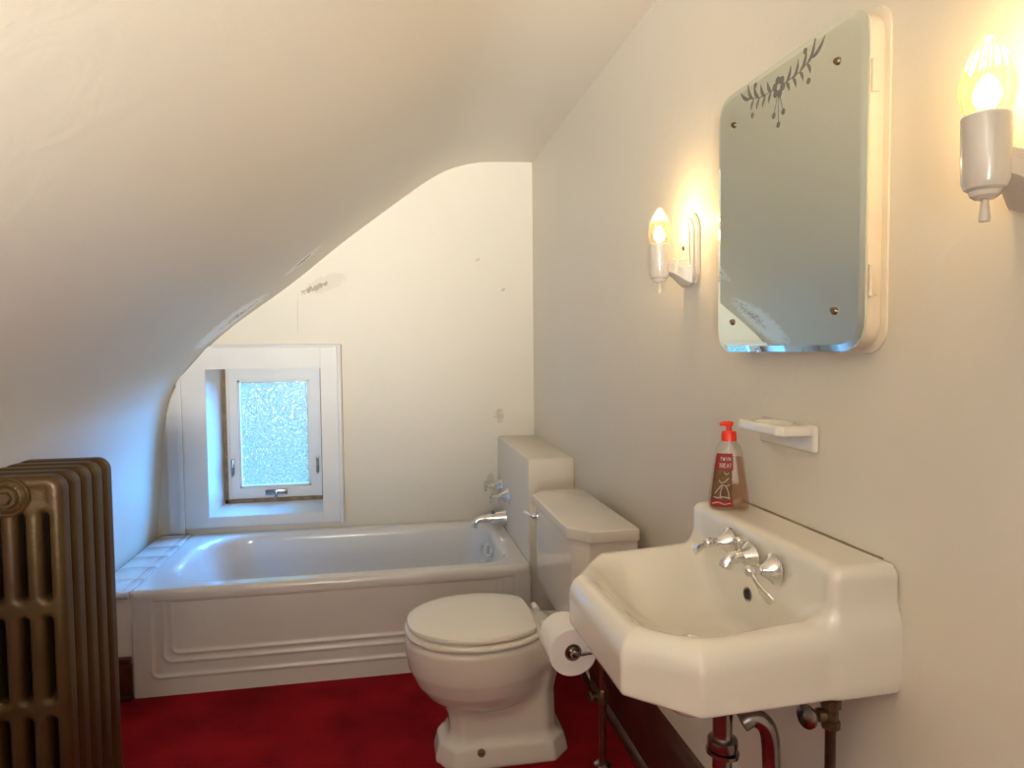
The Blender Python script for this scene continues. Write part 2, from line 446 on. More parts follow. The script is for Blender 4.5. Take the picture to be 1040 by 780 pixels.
def ceil_z(x):
    for (x0, z0), (x1, z1) in zip(PR, PR[1:]):
        if x0 <= x <= x1 and x1 > x0: return z0 + (z1 - z0) * (x - x0) / (x1 - x0)
    return PR[0][1]
def shell_strip(name, pts, m):
    bm = bmesh.new(); ys = np.linspace(YN, YB + 0.16, 24)
    n = len(pts)
    outer = []
    for i, (x, z) in enumerate(pts):
        a = pts[max(i - 1, 0)]; b = pts[min(i + 1, n - 1)]
        t = Vector((b[0] - a[0], b[1] - a[1])).normalized(); nn = Vector((-t.y, t.x))
        outer.append((x + nn.x * 0.08, z + nn.y * 0.08))
    V = [[bm.verts.new((x, y, z)) for y in ys] for x, z in pts]
    W = [[bm.verts.new((x, y, z)) for y in ys] for x, z in outer]
    for A in (V, W):
        for i in range(n - 1):
            for j in range(len(ys) - 1): bm.faces.new((A[i][j], A[i + 1][j], A[i + 1][j + 1], A[i][j + 1]))
    for j in (0, len(ys) - 1):
        for i in range(n - 1): bm.faces.new((V[i][j], V[i + 1][j], W[i + 1][j], W[i][j]))
    for i in (0, n - 1):
        for j in range(len(ys) - 1): bm.faces.new((V[i][j], V[i][j + 1], W[i][j + 1], W[i][j]))
    o = bmobj(name, bm, m, smooth=True, angle=50); tag(o, kind='structure'); return o
ki = min(range(len(PR)), key=lambda i: abs(PR[i][1] - 0.60))
shell_strip('wall_left', PR[:ki + 1], M['ceiling'])
shell_strip('ceiling', PR[ki:], M['ceiling'])

def box_struct(name, lo, hi, m, bevel=0, parent=None):
    bm = bmesh.new(); add_box(bm, lo, hi, bevel); o = bmobj(name, bm, m, parent)
    if parent is None: tag(o, kind='structure')
    return o
# floor with carpet
bm = bmesh.new(); add_box(bm, (-1.25, YN - 0.1, -0.10), (XR + 0.16, YB + 0.16, 0.0))
tag(bmobj('floor', bm, M['carpet']), kind='structure')
box_struct('wall_right', (XR, YN - 0.1, -0.02), (XR + 0.12, YB + 0.14, 2.34), M['wall_right'])
box_struct('wall_front', (-1.3, YN - 0.12, -0.02), (XR + 0.12, YN, 2.34), M['wall_right'])
# back wall with the window hole, its outline following the slope
wx0, wx1, wz0, wz1 = -0.850, -0.318, 0.476, 1.190
TH = 0.15
bm = bmesh.new()
for x0, x1, z0, z1 in ((-1.2, wx0, -0.02, 1.30), (wx0, wx1, -0.02, wz0), (wx0, wx1, wz1, 1.75), (-1.05, wx0, 1.30, 1.45)):
    add_box(bm, (x0, YB, z0), (x1, YB + TH, z1))
add_box(bm, (wx1, YB, -0.02), (XR + 0.05, YB + TH, 2.30)); add_box(bm, (-0.85, YB, 1.75), (wx1, YB + TH, 2.0))
tag(bmobj('wall_back', bm, M['wall_back']), kind='structure')

# baseboards
def baseboard(name, x0, x1, y0, y1, side):
    bm = bmesh.new()
    if side == 'right':
        prof = [(0, 0), (0.034, 0), (0.034, 0.012), (0.028, 0.024), (0.018, 0.03), (0.018, 0.185), (0.014, 0.20), (0.010, 0.222), (0, 0.228)]
        add_prism(bm, [(-a, b) for a, b in prof], (x1, y1, 0), (1, 0, 0), (0, 0, 1), y1 - y0)
    else:
        add_box(bm, (x0, y0, 0), (x1, y1, 0.135), 0.003); add_box(bm, (x0, y0 - 0.006, 0.135), (x1, y1, 0.16), 0.005)
        add_box(bm, (x0, y0 - 0.012, 0.0), (x1, y0 + 0.004, 0.018), 0.003)
    return tag(bmobj(name, bm, M['wood'], angle=40), kind='structure')
baseboard('baseboard_right', XR - 0.03, XR, YN, YF, 'right')
baseboard('baseboard_back', -1.09, XL - 0.004, YF - 0.016, YF + 0.0, 'back')

# boxed-in plumbing wall at the foot of the tub
bm = bmesh.new(); add_box(bm, (0.562, 2.690, 0.0), (XR - 0.0, YB, 0.822), 0.006, 3)
tag(bmobj('wall_plumbing', bm, M['trim_plaster'], angle=40), kind='structure')

# tiled ledge between the knee wall and the tub
lg = tag(empty('trim_1', (-1.0, 3.0, 0)), kind='structure')
bm = bmesh.new(); add_box(bm, (-1.088, YF + 0.004, 0.0), (XL - 0.002, YB, 0.384), 0.003)
bmobj('ledge_base', bm, M['tub_porcelain'], lg, angle=40)
bm = bmesh.new()
add_box(bm, (-1.078, YF - 0.004, 0.384), (XL - 0.002, YB, 0.392))
y = YF - 0.006
while y < YB - 0.02:
    y2 = min(y + 0.152, YB - 0.001)
    add_box(bm, (-1.072, y, 0.386), (XL - 0.034, y2 - 0.0015, 0.4), 0.0014)
    add_box(bm, (XL - 0.0325, y, 0.386), (XL - 0.003, y2 - 0.0015, 0.4), 0.0014)
    y = y2
bmobj('ledge_tile', bm, M['tile'], lg, angle=40)
bm = bmesh.new()
add_tube(bm, [(-1.07, YF - 0.006, 0.388), (XL - 0.006, YF - 0.006, 0.388)], 0.0135, smooth=False)
bmobj('bullnose_edge', bm, M['tile'], lg, smooth=True, angle=60)

# ------------------------------------------------------------------ window
win = tag(empty('window_1', (-0.58, YB, 0.47)), kind='structure')
cx0, cx1, cz0, cz1 = -0.957, -0.217, 0.425, 1.300
# casing boards (left and top ones cut to the slope)
zc_l = lambda x: ceil_z(x) + 0.0
bm = bmesh.new()
add_prism(bm, [(cx0, cz0), (wx0, cz0), (wx0, min(cz1, zc_l(wx0))), (cx0, zc_l(cx0))], (0, YB, 0), (1, 0, 0), (0, 0, 1), 0.018)
bmobj('casing', bm, M['white_paint'], win)
bm = bmesh.new()
xs = [x for x in np.linspace(wx0, -0.70, 7) if ceil_z(x) < cz1]
add_prism(bm, [(wx0, wz1), (wx1, wz1), (wx1, cz1), (ceil_x(cz1), cz1)] + [(x, ceil_z(x)) for x in reversed(xs)], (0, YB, 0), (1, 0, 0), (0, 0, 1), 0.018)
bmobj('casing', bm, M['white_paint'], win)
bm = bmesh.new(); add_box(bm, (wx1, YB - 0.018, cz0), (cx1 - 0.02, YB, cz1), 0.002); bmobj('casing', bm, M['white_paint'], win)
bm = bmesh.new(); add_box(bm, (wx0, YB - 0.018, cz0), (wx1, YB, wz0), 0.002); bmobj('casing', bm, M['white_paint'], win)
bm = bmesh.new()
add_box(bm, (cx1 - 0.022, YB - 0.030, cz0 - 0.004), (cx1, YB, cz1 + 0.006), 0.005)
add_box(bm, (ceil_x(cz1 + 0.006) + 0.01, YB - 0.026, cz1 - 0.008), (cx1, YB, cz1 + 0.006), 0.004)
bmobj('backband', bm, M['white_paint'], win, angle=40)
bm = bmesh.new()
add_prism(bm, [(-1.030, 0.405), (-0.975, 0.405), (-0.975, ceil_z(-0.975)), (-1.030, ceil_z(-1.030))], (0, YB, 0), (1, 0, 0), (0, 0, 1), 0.012)
add_prism(bm, [(-0.978, 0.405), (-0.957, 0.405), (-0.957, ceil_z(-0.957)), (-0.978, ceil_z(-0.978))], (0, YB, 0), (1, 0, 0), (0, 0, 1), 0.028)
bmobj('backband', bm, M['white_paint'], win, angle=40)
# reveal: jambs, head, sloping sill
YS = YB + 0.118        # face of the sash
bm = bmesh.new()
def quadbox(bm, a, b, c, d, t):
    """slab on quad a,b,c,d thickened by vector t"""
    v = [bm.verts.new(Vector(p)) for p in (a, b, c, d)] + [bm.verts.new(Vector(p) + Vector(t)) for p in (a, b, c, d)]
    for f in ((0, 1, 2, 3), (4, 5, 6, 7), (0, 1, 5, 4), (1, 2, 6, 5), (2, 3, 7, 6), (3, 0, 4, 7)): bm.faces.new([v[i] for i in f])
quadbox(bm, (wx0 + 0.001, YB - 0.012, wz0), (-0.800, YS + 0.02, 0.52), (-0.800, YS + 0.02, 1.20), (wx0 + 0.001, YB - 0.012, wz1), (-0.012, 0.0, 0))
bmobj('jamb', bm, M['white_paint'], win)
bm = bmesh.new()
quadbox(bm, (wx1 - 0.001, YB - 0.012, wz0), (-0.322, YS + 0.02, 0.52), (-0.322, YS + 0.02, 1.20), (wx1 - 0.001, YB - 0.012, wz1), (0.012, 0.0, 0))
bmobj('jamb', bm, M['white_paint'], win)
bm = bmesh.new()
quadbox(bm, (wx0, YB - 0.012, wz0 + 0.001), (wx1, YB - 0.012, wz0 + 0.001), (-0.322, YS + 0.02, 0.522), (-0.800, YS + 0.02, 0.522), (0, 0, -0.012))
bmobj('sill', bm, M['white_paint'], win)
bm = bmesh.new()
quadbox(bm, (wx0, YB - 0.012, wz1 - 0.001), (wx1, YB - 0.012, wz1 - 0.001), (-0.322, YS + 0.02, 1.197), (-0.800, YS + 0.02, 1.197), (0, 0, 0.012))
bmobj('head', bm, M['white_paint'], win)
# weathered stops around the sash
bm = bmesh.new()
add_box(bm, (-0.802, YS - 0.012, 0.515), (-0.787, YS + 0.02, 1.19)); add_box(bm, (-0.802, YS - 0.012, 0.512), (-0.325, YS + 0.02, 0.531))
add_box(bm, (-0.336, YS + 0.004, 0.531), (-0.318, YS + 0.03, 1.20)); add_box(bm, (-0.802, YS + 0.004, 1.188), (-0.318, YS + 0.03, 1.205))
bmobj('stop', bm, M['raw_wood'], win)
sx0, sx1, sz0, sz1 = -0.788, -0.334, 0.532, 1.190
gx0, gx1, gz0, gz1 = -0.735, -0.386, 0.585, 1.130
sash = None
bm = bmesh.new()
for lo, hi in (((sx0, sz0), (gx0, sz1)), ((gx1, sz0), (sx1, sz1)), ((gx0, sz0), (gx1, gz0)), ((gx0, gz1), (gx1, sz1))):
    add_box(bm, (lo[0], YS, lo[1]), (hi[0], YS + 0.032, hi[1]))
for lo, hi in (((gx0, gz0), (gx0 + 0.012, gz1)), ((gx1 - 0.012, gz0), (gx1, gz1)), ((gx0, gz0), (gx1, gz0 + 0.012)), ((gx0, gz1 - 0.012), (gx1, gz1))):
    add_box(bm, (lo[0], YS + 0.007, lo[1]), (hi[0], YS + 0.026, hi[1]), 0.002)
add_box(bm, (sx0, YS - 0.005, sz0), (sx0 + 0.012, YS, sz1)); add_box(bm, (sx1 - 0.012, YS - 0.005, sz0), (sx1, YS, sz1))
sash = bmobj('sash', bm, M['white_paint'], win)
bm = bmesh.new(); add_box(bm, (gx0 + 0.010, YS + 0.014, gz0 + 0.010), (gx1 - 0.010, YS + 0.018, gz1 - 0.010)); bmobj('pane', bm, M['pane'], sash)
for x in (-0.764, -0.354):
    bm = bmesh.new(); add_box(bm, (x - 0.007, YS - 0.012, 0.655), (x + 0.007, YS, 0.735), 0.003)
    add_tube(bm, [(x, YS - 0.012, 0.725), (x + 0.002, YS - 0.026, 0.70), (x, YS - 0.022, 0.650)], [0.005, 0.0045, 0.0035], 10)
    bmobj('sash_lock', bm, M['old_chrome'], sash, smooth=True, angle=40)
bm = bmesh.new(); add_box(bm, (-0.612, YS - 0.014, 0.548), (-0.505, YS, 0.574), 0.003)
add_lathe(bm, [(0.010, 0), (0.010, 0.014), (0.006, 0.020), (0, 0.021)], (-0.560, YS - 0.012, 0.562), (0, -1, 0), 16)
add_tube(bm, [(-0.560, YS - 0.03, 0.564), (-0.556, YS - 0.036, 0.552), (-0.562, YS - 0.040, 0.534)], [0.006, 0.005, 0.007], 10)
bmobj('crank_handle', bm, M['old_chrome'], sash, smooth=True, angle=40)

# ------------------------------------------------------------------ bathtub
tub = empty('bathtub', (-0.18, 3.06, 0), 'long white built-in enamel bathtub with stepped apron under the small window', 'bathtub')
TX1 = 0.560; ZR = 0.392
def tub_f(p):
    outer = sd_box(p, (XL, YF + 0.012, 0.0), (TX1, YB - 0.006, ZR), 0.0)
    rim = sd_box(p, (XL, YF, ZR - 0.045), (TX1, YB - 0.006, ZR), 0.014)
    o = smin(outer, rim, 0.02)
    z = p[..., 2]; k = np.clip((ZR - z) / ZR, 0, 1)
    x0 = -0.835 + 0.17 * k ** 1.3; x1 = 0.485 - 0.045 * k; y0 = 2.745 + 0.05 * k; y1 = 3.385 - 0.05 * k
    cx, cy = (x0 + x1) / 2, (y0 + y1) / 2; hx, hy = (x1 - x0) / 2, (y1 - y0) / 2
    r = np.where(p[..., 0] < cx, 0.20, 0.13)
    qx = np.abs(p[..., 0] - cx) - hx + r; qy = np.abs(p[..., 1] - cy) - hy + r
    d = np.sqrt(np.maximum(qx, 0) ** 2 + np.maximum(qy, 0) ** 2) + np.minimum(np.maximum(qx, qy), 0) - r
    inner = smax(d, 0.06 - z, 0.16)
    return smax(o, -inner, 0.035)
tubb = sdobj('basin', tub_f, (XL - 0.02, YF - 0.02, -0.02), (TX1 + 0.02, YB + 0.02, ZR + 0.02), 0.009, M['tub_porcelain'], tub)
# apron with nested stepped mouldings
NX, NZ = 420, 130
bm = bmesh.new(); rows = []
def apron_h(x, z):
    h = 0.0
    # nested U-shaped beads: distance to rounded rectangles open at the top
    for (m_, zb, amp, w) in ((0.062, 0.070, 0.0045, 0.006), (0.105, 0.125, 0.0045, 0.006), (0.130, 0.155, 0.0045, 0.006)):
        xa, xb = XL + m_, TX1 - m_
        cx, hx = (xa + xb) / 2, (xb - xa) / 2
        r = 0.03
        qx = abs(x - cx) - hx + r; qz = -(z - zb) + r
        d = math.hypot(max(qx, 0), max(qz, 0)) + min(max(qx, qz), 0) - r
        fade = 1.0 if z < zb + 0.03 else max(0.12, 1 - (z - zb - 0.03) / 0.06)
        h += amp * math.exp(-(d / w) ** 2) * fade + (0.002 if d > 0 else 0.002 * math.exp(-(d / 0.01) ** 2))
    return h
for i in range(NX + 1):
    x = XL + (TX1 - XL) * i / NX; row = []
    for j in range(NZ + 1):
        z = 0.0 + (ZR - 0.020) * j / NZ
        # slight flare toward the floor
        row.append(bm.verts.new((x, YF + 0.0055 - apron_h(x, z) - 0.004 * (1 - z / ZR) ** 2, z)))
    rows.append(row)
for i in range(NX):
    for j in range(NZ): bm.faces.new((rows[i][j], rows[i + 1][j], rows[i + 1][j + 1], rows[i][j + 1]))
ed = [e for e in bm.edges if e.is_boundary]
ex = bmesh.ops.extrude_edge_only(bm, edges=ed)
for g in ex['geom']:
    if isinstance(g, bmesh.types.BMVert): g.co.y = YF + 0.018
bmobj('apron', bm, M['tub_porcelain'], tub, smooth=True, angle=50)
# overflow plate with trip lever on the foot wall of the tub
bm = bmesh.new()
add_lathe(bm, [(0.030, 0), (0.030, 0.003), (0.024, 0.008), (0, 0.010)], (0.474, 3.13, 0.318), (-1, 0, 0.1), 28)
bmobj('overflow_plate', bm, M['chrome'], tub, smooth=True, angle=40)
bm = bmesh.new()
add_tube(bm, [(0.468, 3.13, 0.302), (0.440, 3.13, 0.300), (0.425, 3.13, 0.325), (0.430, 3.13, 0.352)], [0.006, 0.006, 0.005, 0.005], 12)
add_tube(bm, [(0.452, 3.13, 0.300), (0.452, 3.13, 0.345), (0.462, 3.13, 0.352), (0.470, 3.13, 0.340)], 0.005, 12)
bmobj('trip_lever', bm, M['chrome'], tub, smooth=True, angle=40)
bm = bmesh.new(); add_lathe(bm, [(0.026, 0), (0.024, 0.004), (0.008, 0.002), (0, 0.002)], (0.33, 3.06, 0.0655), (0, 0, 1), 28)
bmobj('drain', bm, M['chrome'], tub, smooth=True, angle=40)

# tub taps and spout on the boxed wall
def tub_tap(y, z, label):
    t = empty('tub_faucet_handle', (0.562, y, z), label, 'faucet', 'cross-handle taps above the bathtub')
    bm = bmesh.new()
    add_lathe(bm, [(0.040, 0), (0.040, 0.004), (0.035, 0.008), (0.017, 0.034), (0.013, 0.046), (0.010, 0.050), (0, 0.050)], (0.562, y, z), (-1, 0, 0), 8)
    bmobj('escutcheon', bm, M['chrome'], t, angle=30)
    bm = bmesh.new()
    add_lathe(bm, [(0.007, 0), (0.007, 0.028), (0.012, 0.030), (0.014, 0.038), (0.010, 0.046), (0, 0.048)], (0.514, y, z), (-1, 0, 0), 20)
    for a in range(4):
        th = a * PI / 2 + 0.35
        d = Vector((0, math.cos(th), math.sin(th)))
        c = Vector((0.477, y, z))
        add_tube(bm, [c, c + d * 0.016, c + d * 0.026], [0.006, 0.0055, 0.0085], 10)
    bmobj('cross_handle', bm, M['chrome'], t, smooth=True, angle=40)
tub_tap(3.330, 0.592, 'chrome cross-handle tub tap farther from the camera, on the plumbing box')
tub_tap(3.150, 0.575, 'chrome cross-handle tub tap nearer the camera, above the bath spout')
t = empty('tub_spout', (0.562, 3.245, 0.445), 'chrome bath spout with flared wall end below the cross-handle taps', 'spout')
bm = bmesh.new()
add_tube(bm, [(0.562, 3.245, 0.449), (0.552, 3.245, 0.449), (0.52, 3.245, 0.450), (0.47, 3.245, 0.449), (0.432, 3.245, 0.446), (0.412, 3.245, 0.430), (0.408, 3.245, 0.408)],
         [0.040, 0.038, 0.029, 0.021, 0.0175, 0.0175, 0.015], 24, k=8)
bmobj('spout_body', bm, M['chrome'], t, smooth=True, angle=60)
bm = bmesh.new(); add_lathe(bm, [(0.008, 0), (0.006, 0.006), (0.010, 0.010), (0.010, 0.016), (0, 0.018)], (0.50, 3.245, 0.468), (0, 0, 1), 16)
bmobj('diverter_knob', bm, M['old_chrome'], t, smooth=True, angle=40)

# ------------------------------------------------------------------ toilet
toi = empty('toilet', (0.33, 2.09, 0), 'cream white two-piece toilet with closed oval lid beside the tub', 'toilet')
TY = 2.09
def bowl_f(p):
    x, y, z = p[..., 0], p[..., 1] - TY, p[..., 2]
    zs = [0.0, 0.13, 0.17, 0.20, 0.24, 0.29, 0.34, 0.375, 0.40]
    a = np.interp(z, zs, [0.10, 0.120, 0.150, 0.176, 0.202, 0.220, 0.228, 0.229, 0.226])
    b = np.interp(z, zs, [0.08, 0.095, 0.118, 0.142, 0.168, 0.186, 0.193, 0.196, 0.195])
    xc = np.interp(z, zs, [0.30, 0.29, 0.285, 0.282, 0.278, 0.272, 0.270, 0.270, 0.270])
    e = np.sqrt(((x - xc) / a) ** 2 + (y / b) ** 2)
    d = (e - 1) * np.minimum(a, b)
    bowl = smax(smax(d, z - 0.392, 0.02), 0.165 - z, 0.05)
    # trapway body / pedestal
    w = np.interp(z, [0, 0.06, 0.20, 0.34], [0.088, 0.084, 0.086, 0.10])
    xl = np.interp(z, [0.0, 0.05, 0.10, 0.20], [0.17, 0.165, 0.175, 0.165]); xr = np.interp(z, [0, 0.06, 0.2, 0.38], [0.52, 0.51, 0.505, 0.54])
    q = np.maximum(np.maximum(xl - x, x - xr), np.abs(y) - w)
    ch = (np.abs(y) + np.abs(x - (xl + xr) / 2) - (xr - xl) / 2 - w + 0.035) * 0.707
    ped = smax(smax(q, ch, 0.01), z - 0.34, 0.02)
    # back deck carrying the tank
    deck = sd_box(p, (0.42, TY - 0.115, 0.31), (0.675, TY + 0.115, 0.388), 0.02)
    base = [(0.128, -0.045), (0.128, 0.045), (0.175, 0.115), (0.490, 0.115), (0.545, 0.060), (0.545, -0.060), (0.490, -0.115), (0.175, -0.115)]
    base = [(u, v + TY) for u, v in base]
    k = np.clip(z / 0.075, 0, 1) ** 1.5 * 0.020
    bs = np.maximum(sd_poly(x, p[..., 1], base) + k, z - 0.058)
    o = smin(bowl, ped, 0.035); o = smin(o, deck, 0.05); o = smin(o, bs, 0.035)
    return np.maximum(o, -z)
sdobj('bowl', bowl_f, (0.02, TY - 0.23, -0.012), (0.70, TY + 0.23, 0.42), 0.0075, M['porcelain'], toi)
def oval(cx, a, b, back, n=72):
    """seat outline: ellipse in front, squared-off toward the hinge"""
    pts = []
    for i in range(n):
        t = 2 * PI * i / n; c, s = math.cos(t), math.sin(t)
        x = cx + a * c; y = b * math.copysign(abs(s) ** 0.93, s)
        if x > back: x = back + (x - back) * 0.18
        pts.append((x, y + TY))
    return pts
def slab(name, outline_fn, z0, z1, m, parent, edge=0.008, dome=0.004):
    bm = bmesh.new()
    lv = [(-edge, z0), (-edge * 0.3, z0 + edge * 0.3), (0, z0 + edge), (0, z1 - edge), (-edge * 0.3, z1 - edge * 0.3), (-edge, z1), (-edge * 3.5, z1 + dome * 0.5), (-edge * 12, z1 + dome)]
    rings = []
    for off, z in lv: rings.append([bm.verts.new((x, y, z)) for x, y in outline_fn(off)])
    n = len(rings[0])
    for a, b in zip(rings, rings[1:]):
        for i in range(n): bm.faces.new((a[i], a[(i + 1) % n], b[(i + 1) % n], b[i]))
    bm.faces.new(rings[0]); bm.faces.new(rings[-1])
    return bmobj(name, bm, m, parent, smooth=True, angle=35)
slab('seat', lambda o: oval(0.268, 0.228 + o, 0.200 + o, 0.445), 0.394, 0.414, M['seat'], toi, 0.009, 0.0)
lid = slab('lid', lambda o: oval(0.268, 0.220 + o, 0.193 + o, 0.430), 0.4175, 0.4345, M['seat'], toi, 0.006, 0.006)
for s in (-1, 1):
    bm = bmesh.new(); add_tube(bm, [(0.472, TY + s * 0.075 - 0.022, 0.412), (0.472, TY + s * 0.075 + 0.022, 0.412)], 0.011, smooth=False)
    bmobj('hinge', bm, M['seat'], toi, smooth=True, angle=50)
bm = bmesh.new(); add_lathe(bm, [(0.012, 0), (0.012, 0.006), (0.007, 0.010), (0.006, 0.016), (0, 0.017)], (0.262, TY - 0.107, 0.048), (0, -0.6, 0.8), 12)
bmobj('floor_bolt', bm, M['brass'], toi, smooth=True, angle=40)
bm = bmesh.new()
add_lathe(bm, [(0.006, 0), (0.006, 0.03), (0.011, 0.031), (0.011, 0.040), (0, 0.041)], (0.468, TY - 0.095, 0.352), (0, 0, 1), 10)
bmobj('seat_bolt', bm, M['brass'], toi, smooth=True, angle=40)
# tank: chamfered front corners
TY0, TY1, TX0, TXB = 1.835, 2.425, 0.512, 0.712
def tank_poly(o): return [(TX0 - o, TY0 + 0.062), (TX0 + 0.050, TY0 - o), (TXB, TY0 - o), (TXB, TY1 + o), (TX0 + 0.040, TY1 + o), (TX0 - o, TY1 - 0.052)]
bm = bmesh.new()
P0 = rounded(tank_poly(-0.030), 0.012); P1 = rounded(tank_poly(-0.014), 0.012); P2 = rounded(tank_poly(-0.010), 0.012)
rings = []
for P_, z in ((rounded(tank_poly(-0.042), 0.012), 0.390), (P0, 0.398), (P1, 0.46), (P2, 0.718)):
    rings.append([bm.verts.new((x, y, z)) for x, y in P_])
n = len(rings[0])
for a, b in zip(rings, rings[1:]):
    for i in range(n): bm.faces.new((a[i], a[(i + 1) % n], b[(i + 1) % n], b[i]))
bm.faces.new(rings[0]); bm.faces.new(rings[-1])
bmobj('tank', bm, M['porcelain'], toi, smooth=True, angle=25)
bm = bmesh.new()
add_prism(bm, rounded(tank_poly(0.004), 0.010), (0, 0, 0.712), (1, 0, 0), (0, 1, 0), 0.036, 0.006, 3)
bmobj('tank_lid', bm, M['porcelain'], toi, smooth=True, angle=25)
bm = bmesh.new()
add_lathe(bm, [(0.016, 0), (0.016, 0.006), (0.010, 0.010), (0.008, 0.022), (0, 0.024)], (0.523, 2.352, 0.672), (-1, 0, 0), 20)
add_tube(bm, [(0.503, 2.352, 0.672), (0.496, 2.375, 0.674), (0.492, 2.415, 0.671)], [0.006, 0.005, 0.008], 12)
bmobj('flush_lever', bm, M['chrome'], toi, smooth=True, angle=40)

# water pipe to the toilet
sp = empty('toilet_supply_pipe', (0.627, 1.93, 0), 'thin dark red-brown vertical water pipe between the toilet tank and the right wall', 'pipe')
bm = bmesh.new(); add_tube(bm, [(0.627, 1.93, 0.0), (0.627, 1.93, 0.388)], 0.0115, smooth=False)
bmobj('pipe', bm, M['copper'], sp, smooth=True, angle=60)
bm = bmesh.new(); add_lathe(bm, [(0.026, 0), (0.026, 0.004), (0.014, 0.012), (0, 0.012)], (0.627, 1.93, 0.0), (0, 0, 1), 20)
bmobj('floor_flange', bm, M['old_chrome'], sp, smooth=True, angle=40)
bm = bmesh.new()
add_lathe(bm, [(0.015, -0.022), (0.018, -0.015), (0.018, 0.015), (0.015, 0.022)], (0.627, 1.93, 0.215), (0, 0, 1), 8)
add_tube(bm, [(0.627, 1.93, 0.215), (0.592, 1.93, 0.215)], 0.007, smooth=False)
add_lathe(bm, [(0.020, 0), (0.020, 0.006), (0, 0.008)], (0.592, 1.93, 0.215), (-1, 0, 0), 16, squash=0.6)
bmobj('stop_valve', bm, M['brass'], sp, smooth=True, angle=40)

# ------------------------------------------------------------------ toilet paper and its holder
FC = Vector((0.395, 1.422, 0.595)); RR = 0.054; RL = 0.104
rollo = empty('toilet_paper_roll', (FC.x, FC.y + RL / 2, FC.z - RR), 'white toilet paper roll with torn corner hanging beside the sink', 'toilet paper')
bm = bmesh.new()
# annular roll with a loose end
n = 64; inner = 0.0195
prof = [(inner, 0), (RR - 0.002, 0), (RR, 0.002), (RR, RL - 0.002), (RR - 0.002, RL), (inner, RL)]
rings = []
for r_, h in prof:
    rings.append([bm.verts.new((FC.x + r_ * math.cos(2 * PI * i / n), FC.y + h, FC.z + r_ * math.sin(2 * PI * i / n))) for i in range(n)])
for a, b in zip(rings, rings[1:] + rings[:1]):
    for i in range(n): bm.faces.new((a[i], a[(i + 1) % n], b[(i + 1) % n], b[i]))
bmobj('paper', bm, M['paper'], rollo, smooth=True, angle=40)
bm = bmesh.new()
an = [math.radians(a) for a in (10, -5, -20, -32, -42, -50)]
top = [Vector((FC.x + (RR + 0.0015) * math.cos(a), 0, FC.z + (RR + 0.0015) * math.sin(a))) for a in an]
end = top[-1] + Vector((0.004, 0, -0.026))
def sheet(y): return [Vector((p.x, y, p.z)) for p in top]
A, B = sheet(FC.y + 0.001), sheet(FC.y + RL - 0.001)
A.append(Vector((end.x, FC.y + 0.001, end.z))); B.append(Vector((end.x - 0.004, FC.y + RL - 0.001, end.z + 0.016)))
va = [bm.verts.new(p) for p in A]; vb = [bm.verts.new(p) for p in B]
for i in range(len(va) - 1): bm.faces.new((va[i], va[i + 1], vb[i + 1], vb[i]))
bmesh.ops.solidify(bm, geom=bm.faces[:], thickness=0.0008)
bmobj('loose_sheet', bm, M['paper'], rollo, smooth=True, angle=50)
bm = bmesh.new()
rings = []
for r_, h in ((0.0192, 0.0), (0.0192, RL), (0.0176, RL), (0.0176, 0.0)):
    rings.append([bm.verts.new((FC.x + r_ * math.cos(2 * PI * i / 40), FC.y + h, FC.z + r_ * math.sin(2 * PI * i / 40))) for i in range(40)])
for a, b in zip(rings, rings[1:] + rings[:1]):
    for i in range(40): bm.faces.new((a[i], a[(i + 1) % 40], b[(i + 1) % 40], b[i]))
bmobj('core', bm, M['card'], rollo, smooth=True, angle=50)
hold = empty('toilet_paper_holder', (XR, 1.41, 0.60), 'slim chrome toilet paper holder arm reaching out from the right wall behind the sink', 'paper holder')
bm = bmesh.new()
add_lathe(bm, [(0.024, 0), (0.024, 0.004), (0.012, 0.012), (0, 0.012)], (XR, 1.412, 0.600), (-1, 0, 0), 24)
bmobj('wall_flange', bm, M['chrome'], hold, smooth=True, angle=40)
bm = bmesh.new()
add_tube(bm, [(XR - 0.008, 1.412, 0.600), (0.60, 1.412, 0.600), (0.45, 1.410, 0.597), (0.408, 1.409, 0.595)], 0.0036, 12)
bmobj('arm', bm, M['old_chrome'], hold, smooth=True, angle=60)
bm = bmesh.new()
add_lathe(bm, [(0.0, -0.016), (0.006, -0.015), (0.009, -0.010), (0.009, -0.006), (0.006, -0.002), (0.0135, 0.0), (0.0155, 0.004), (0.0155, 0.10), (0.009, 0.104), (0.0, 0.105)], (FC.x, FC.y, FC.z), (0, 1, 0), 24)
bmobj('spindle', bm, M['old_chrome'], hold, smooth=True, angle=40)

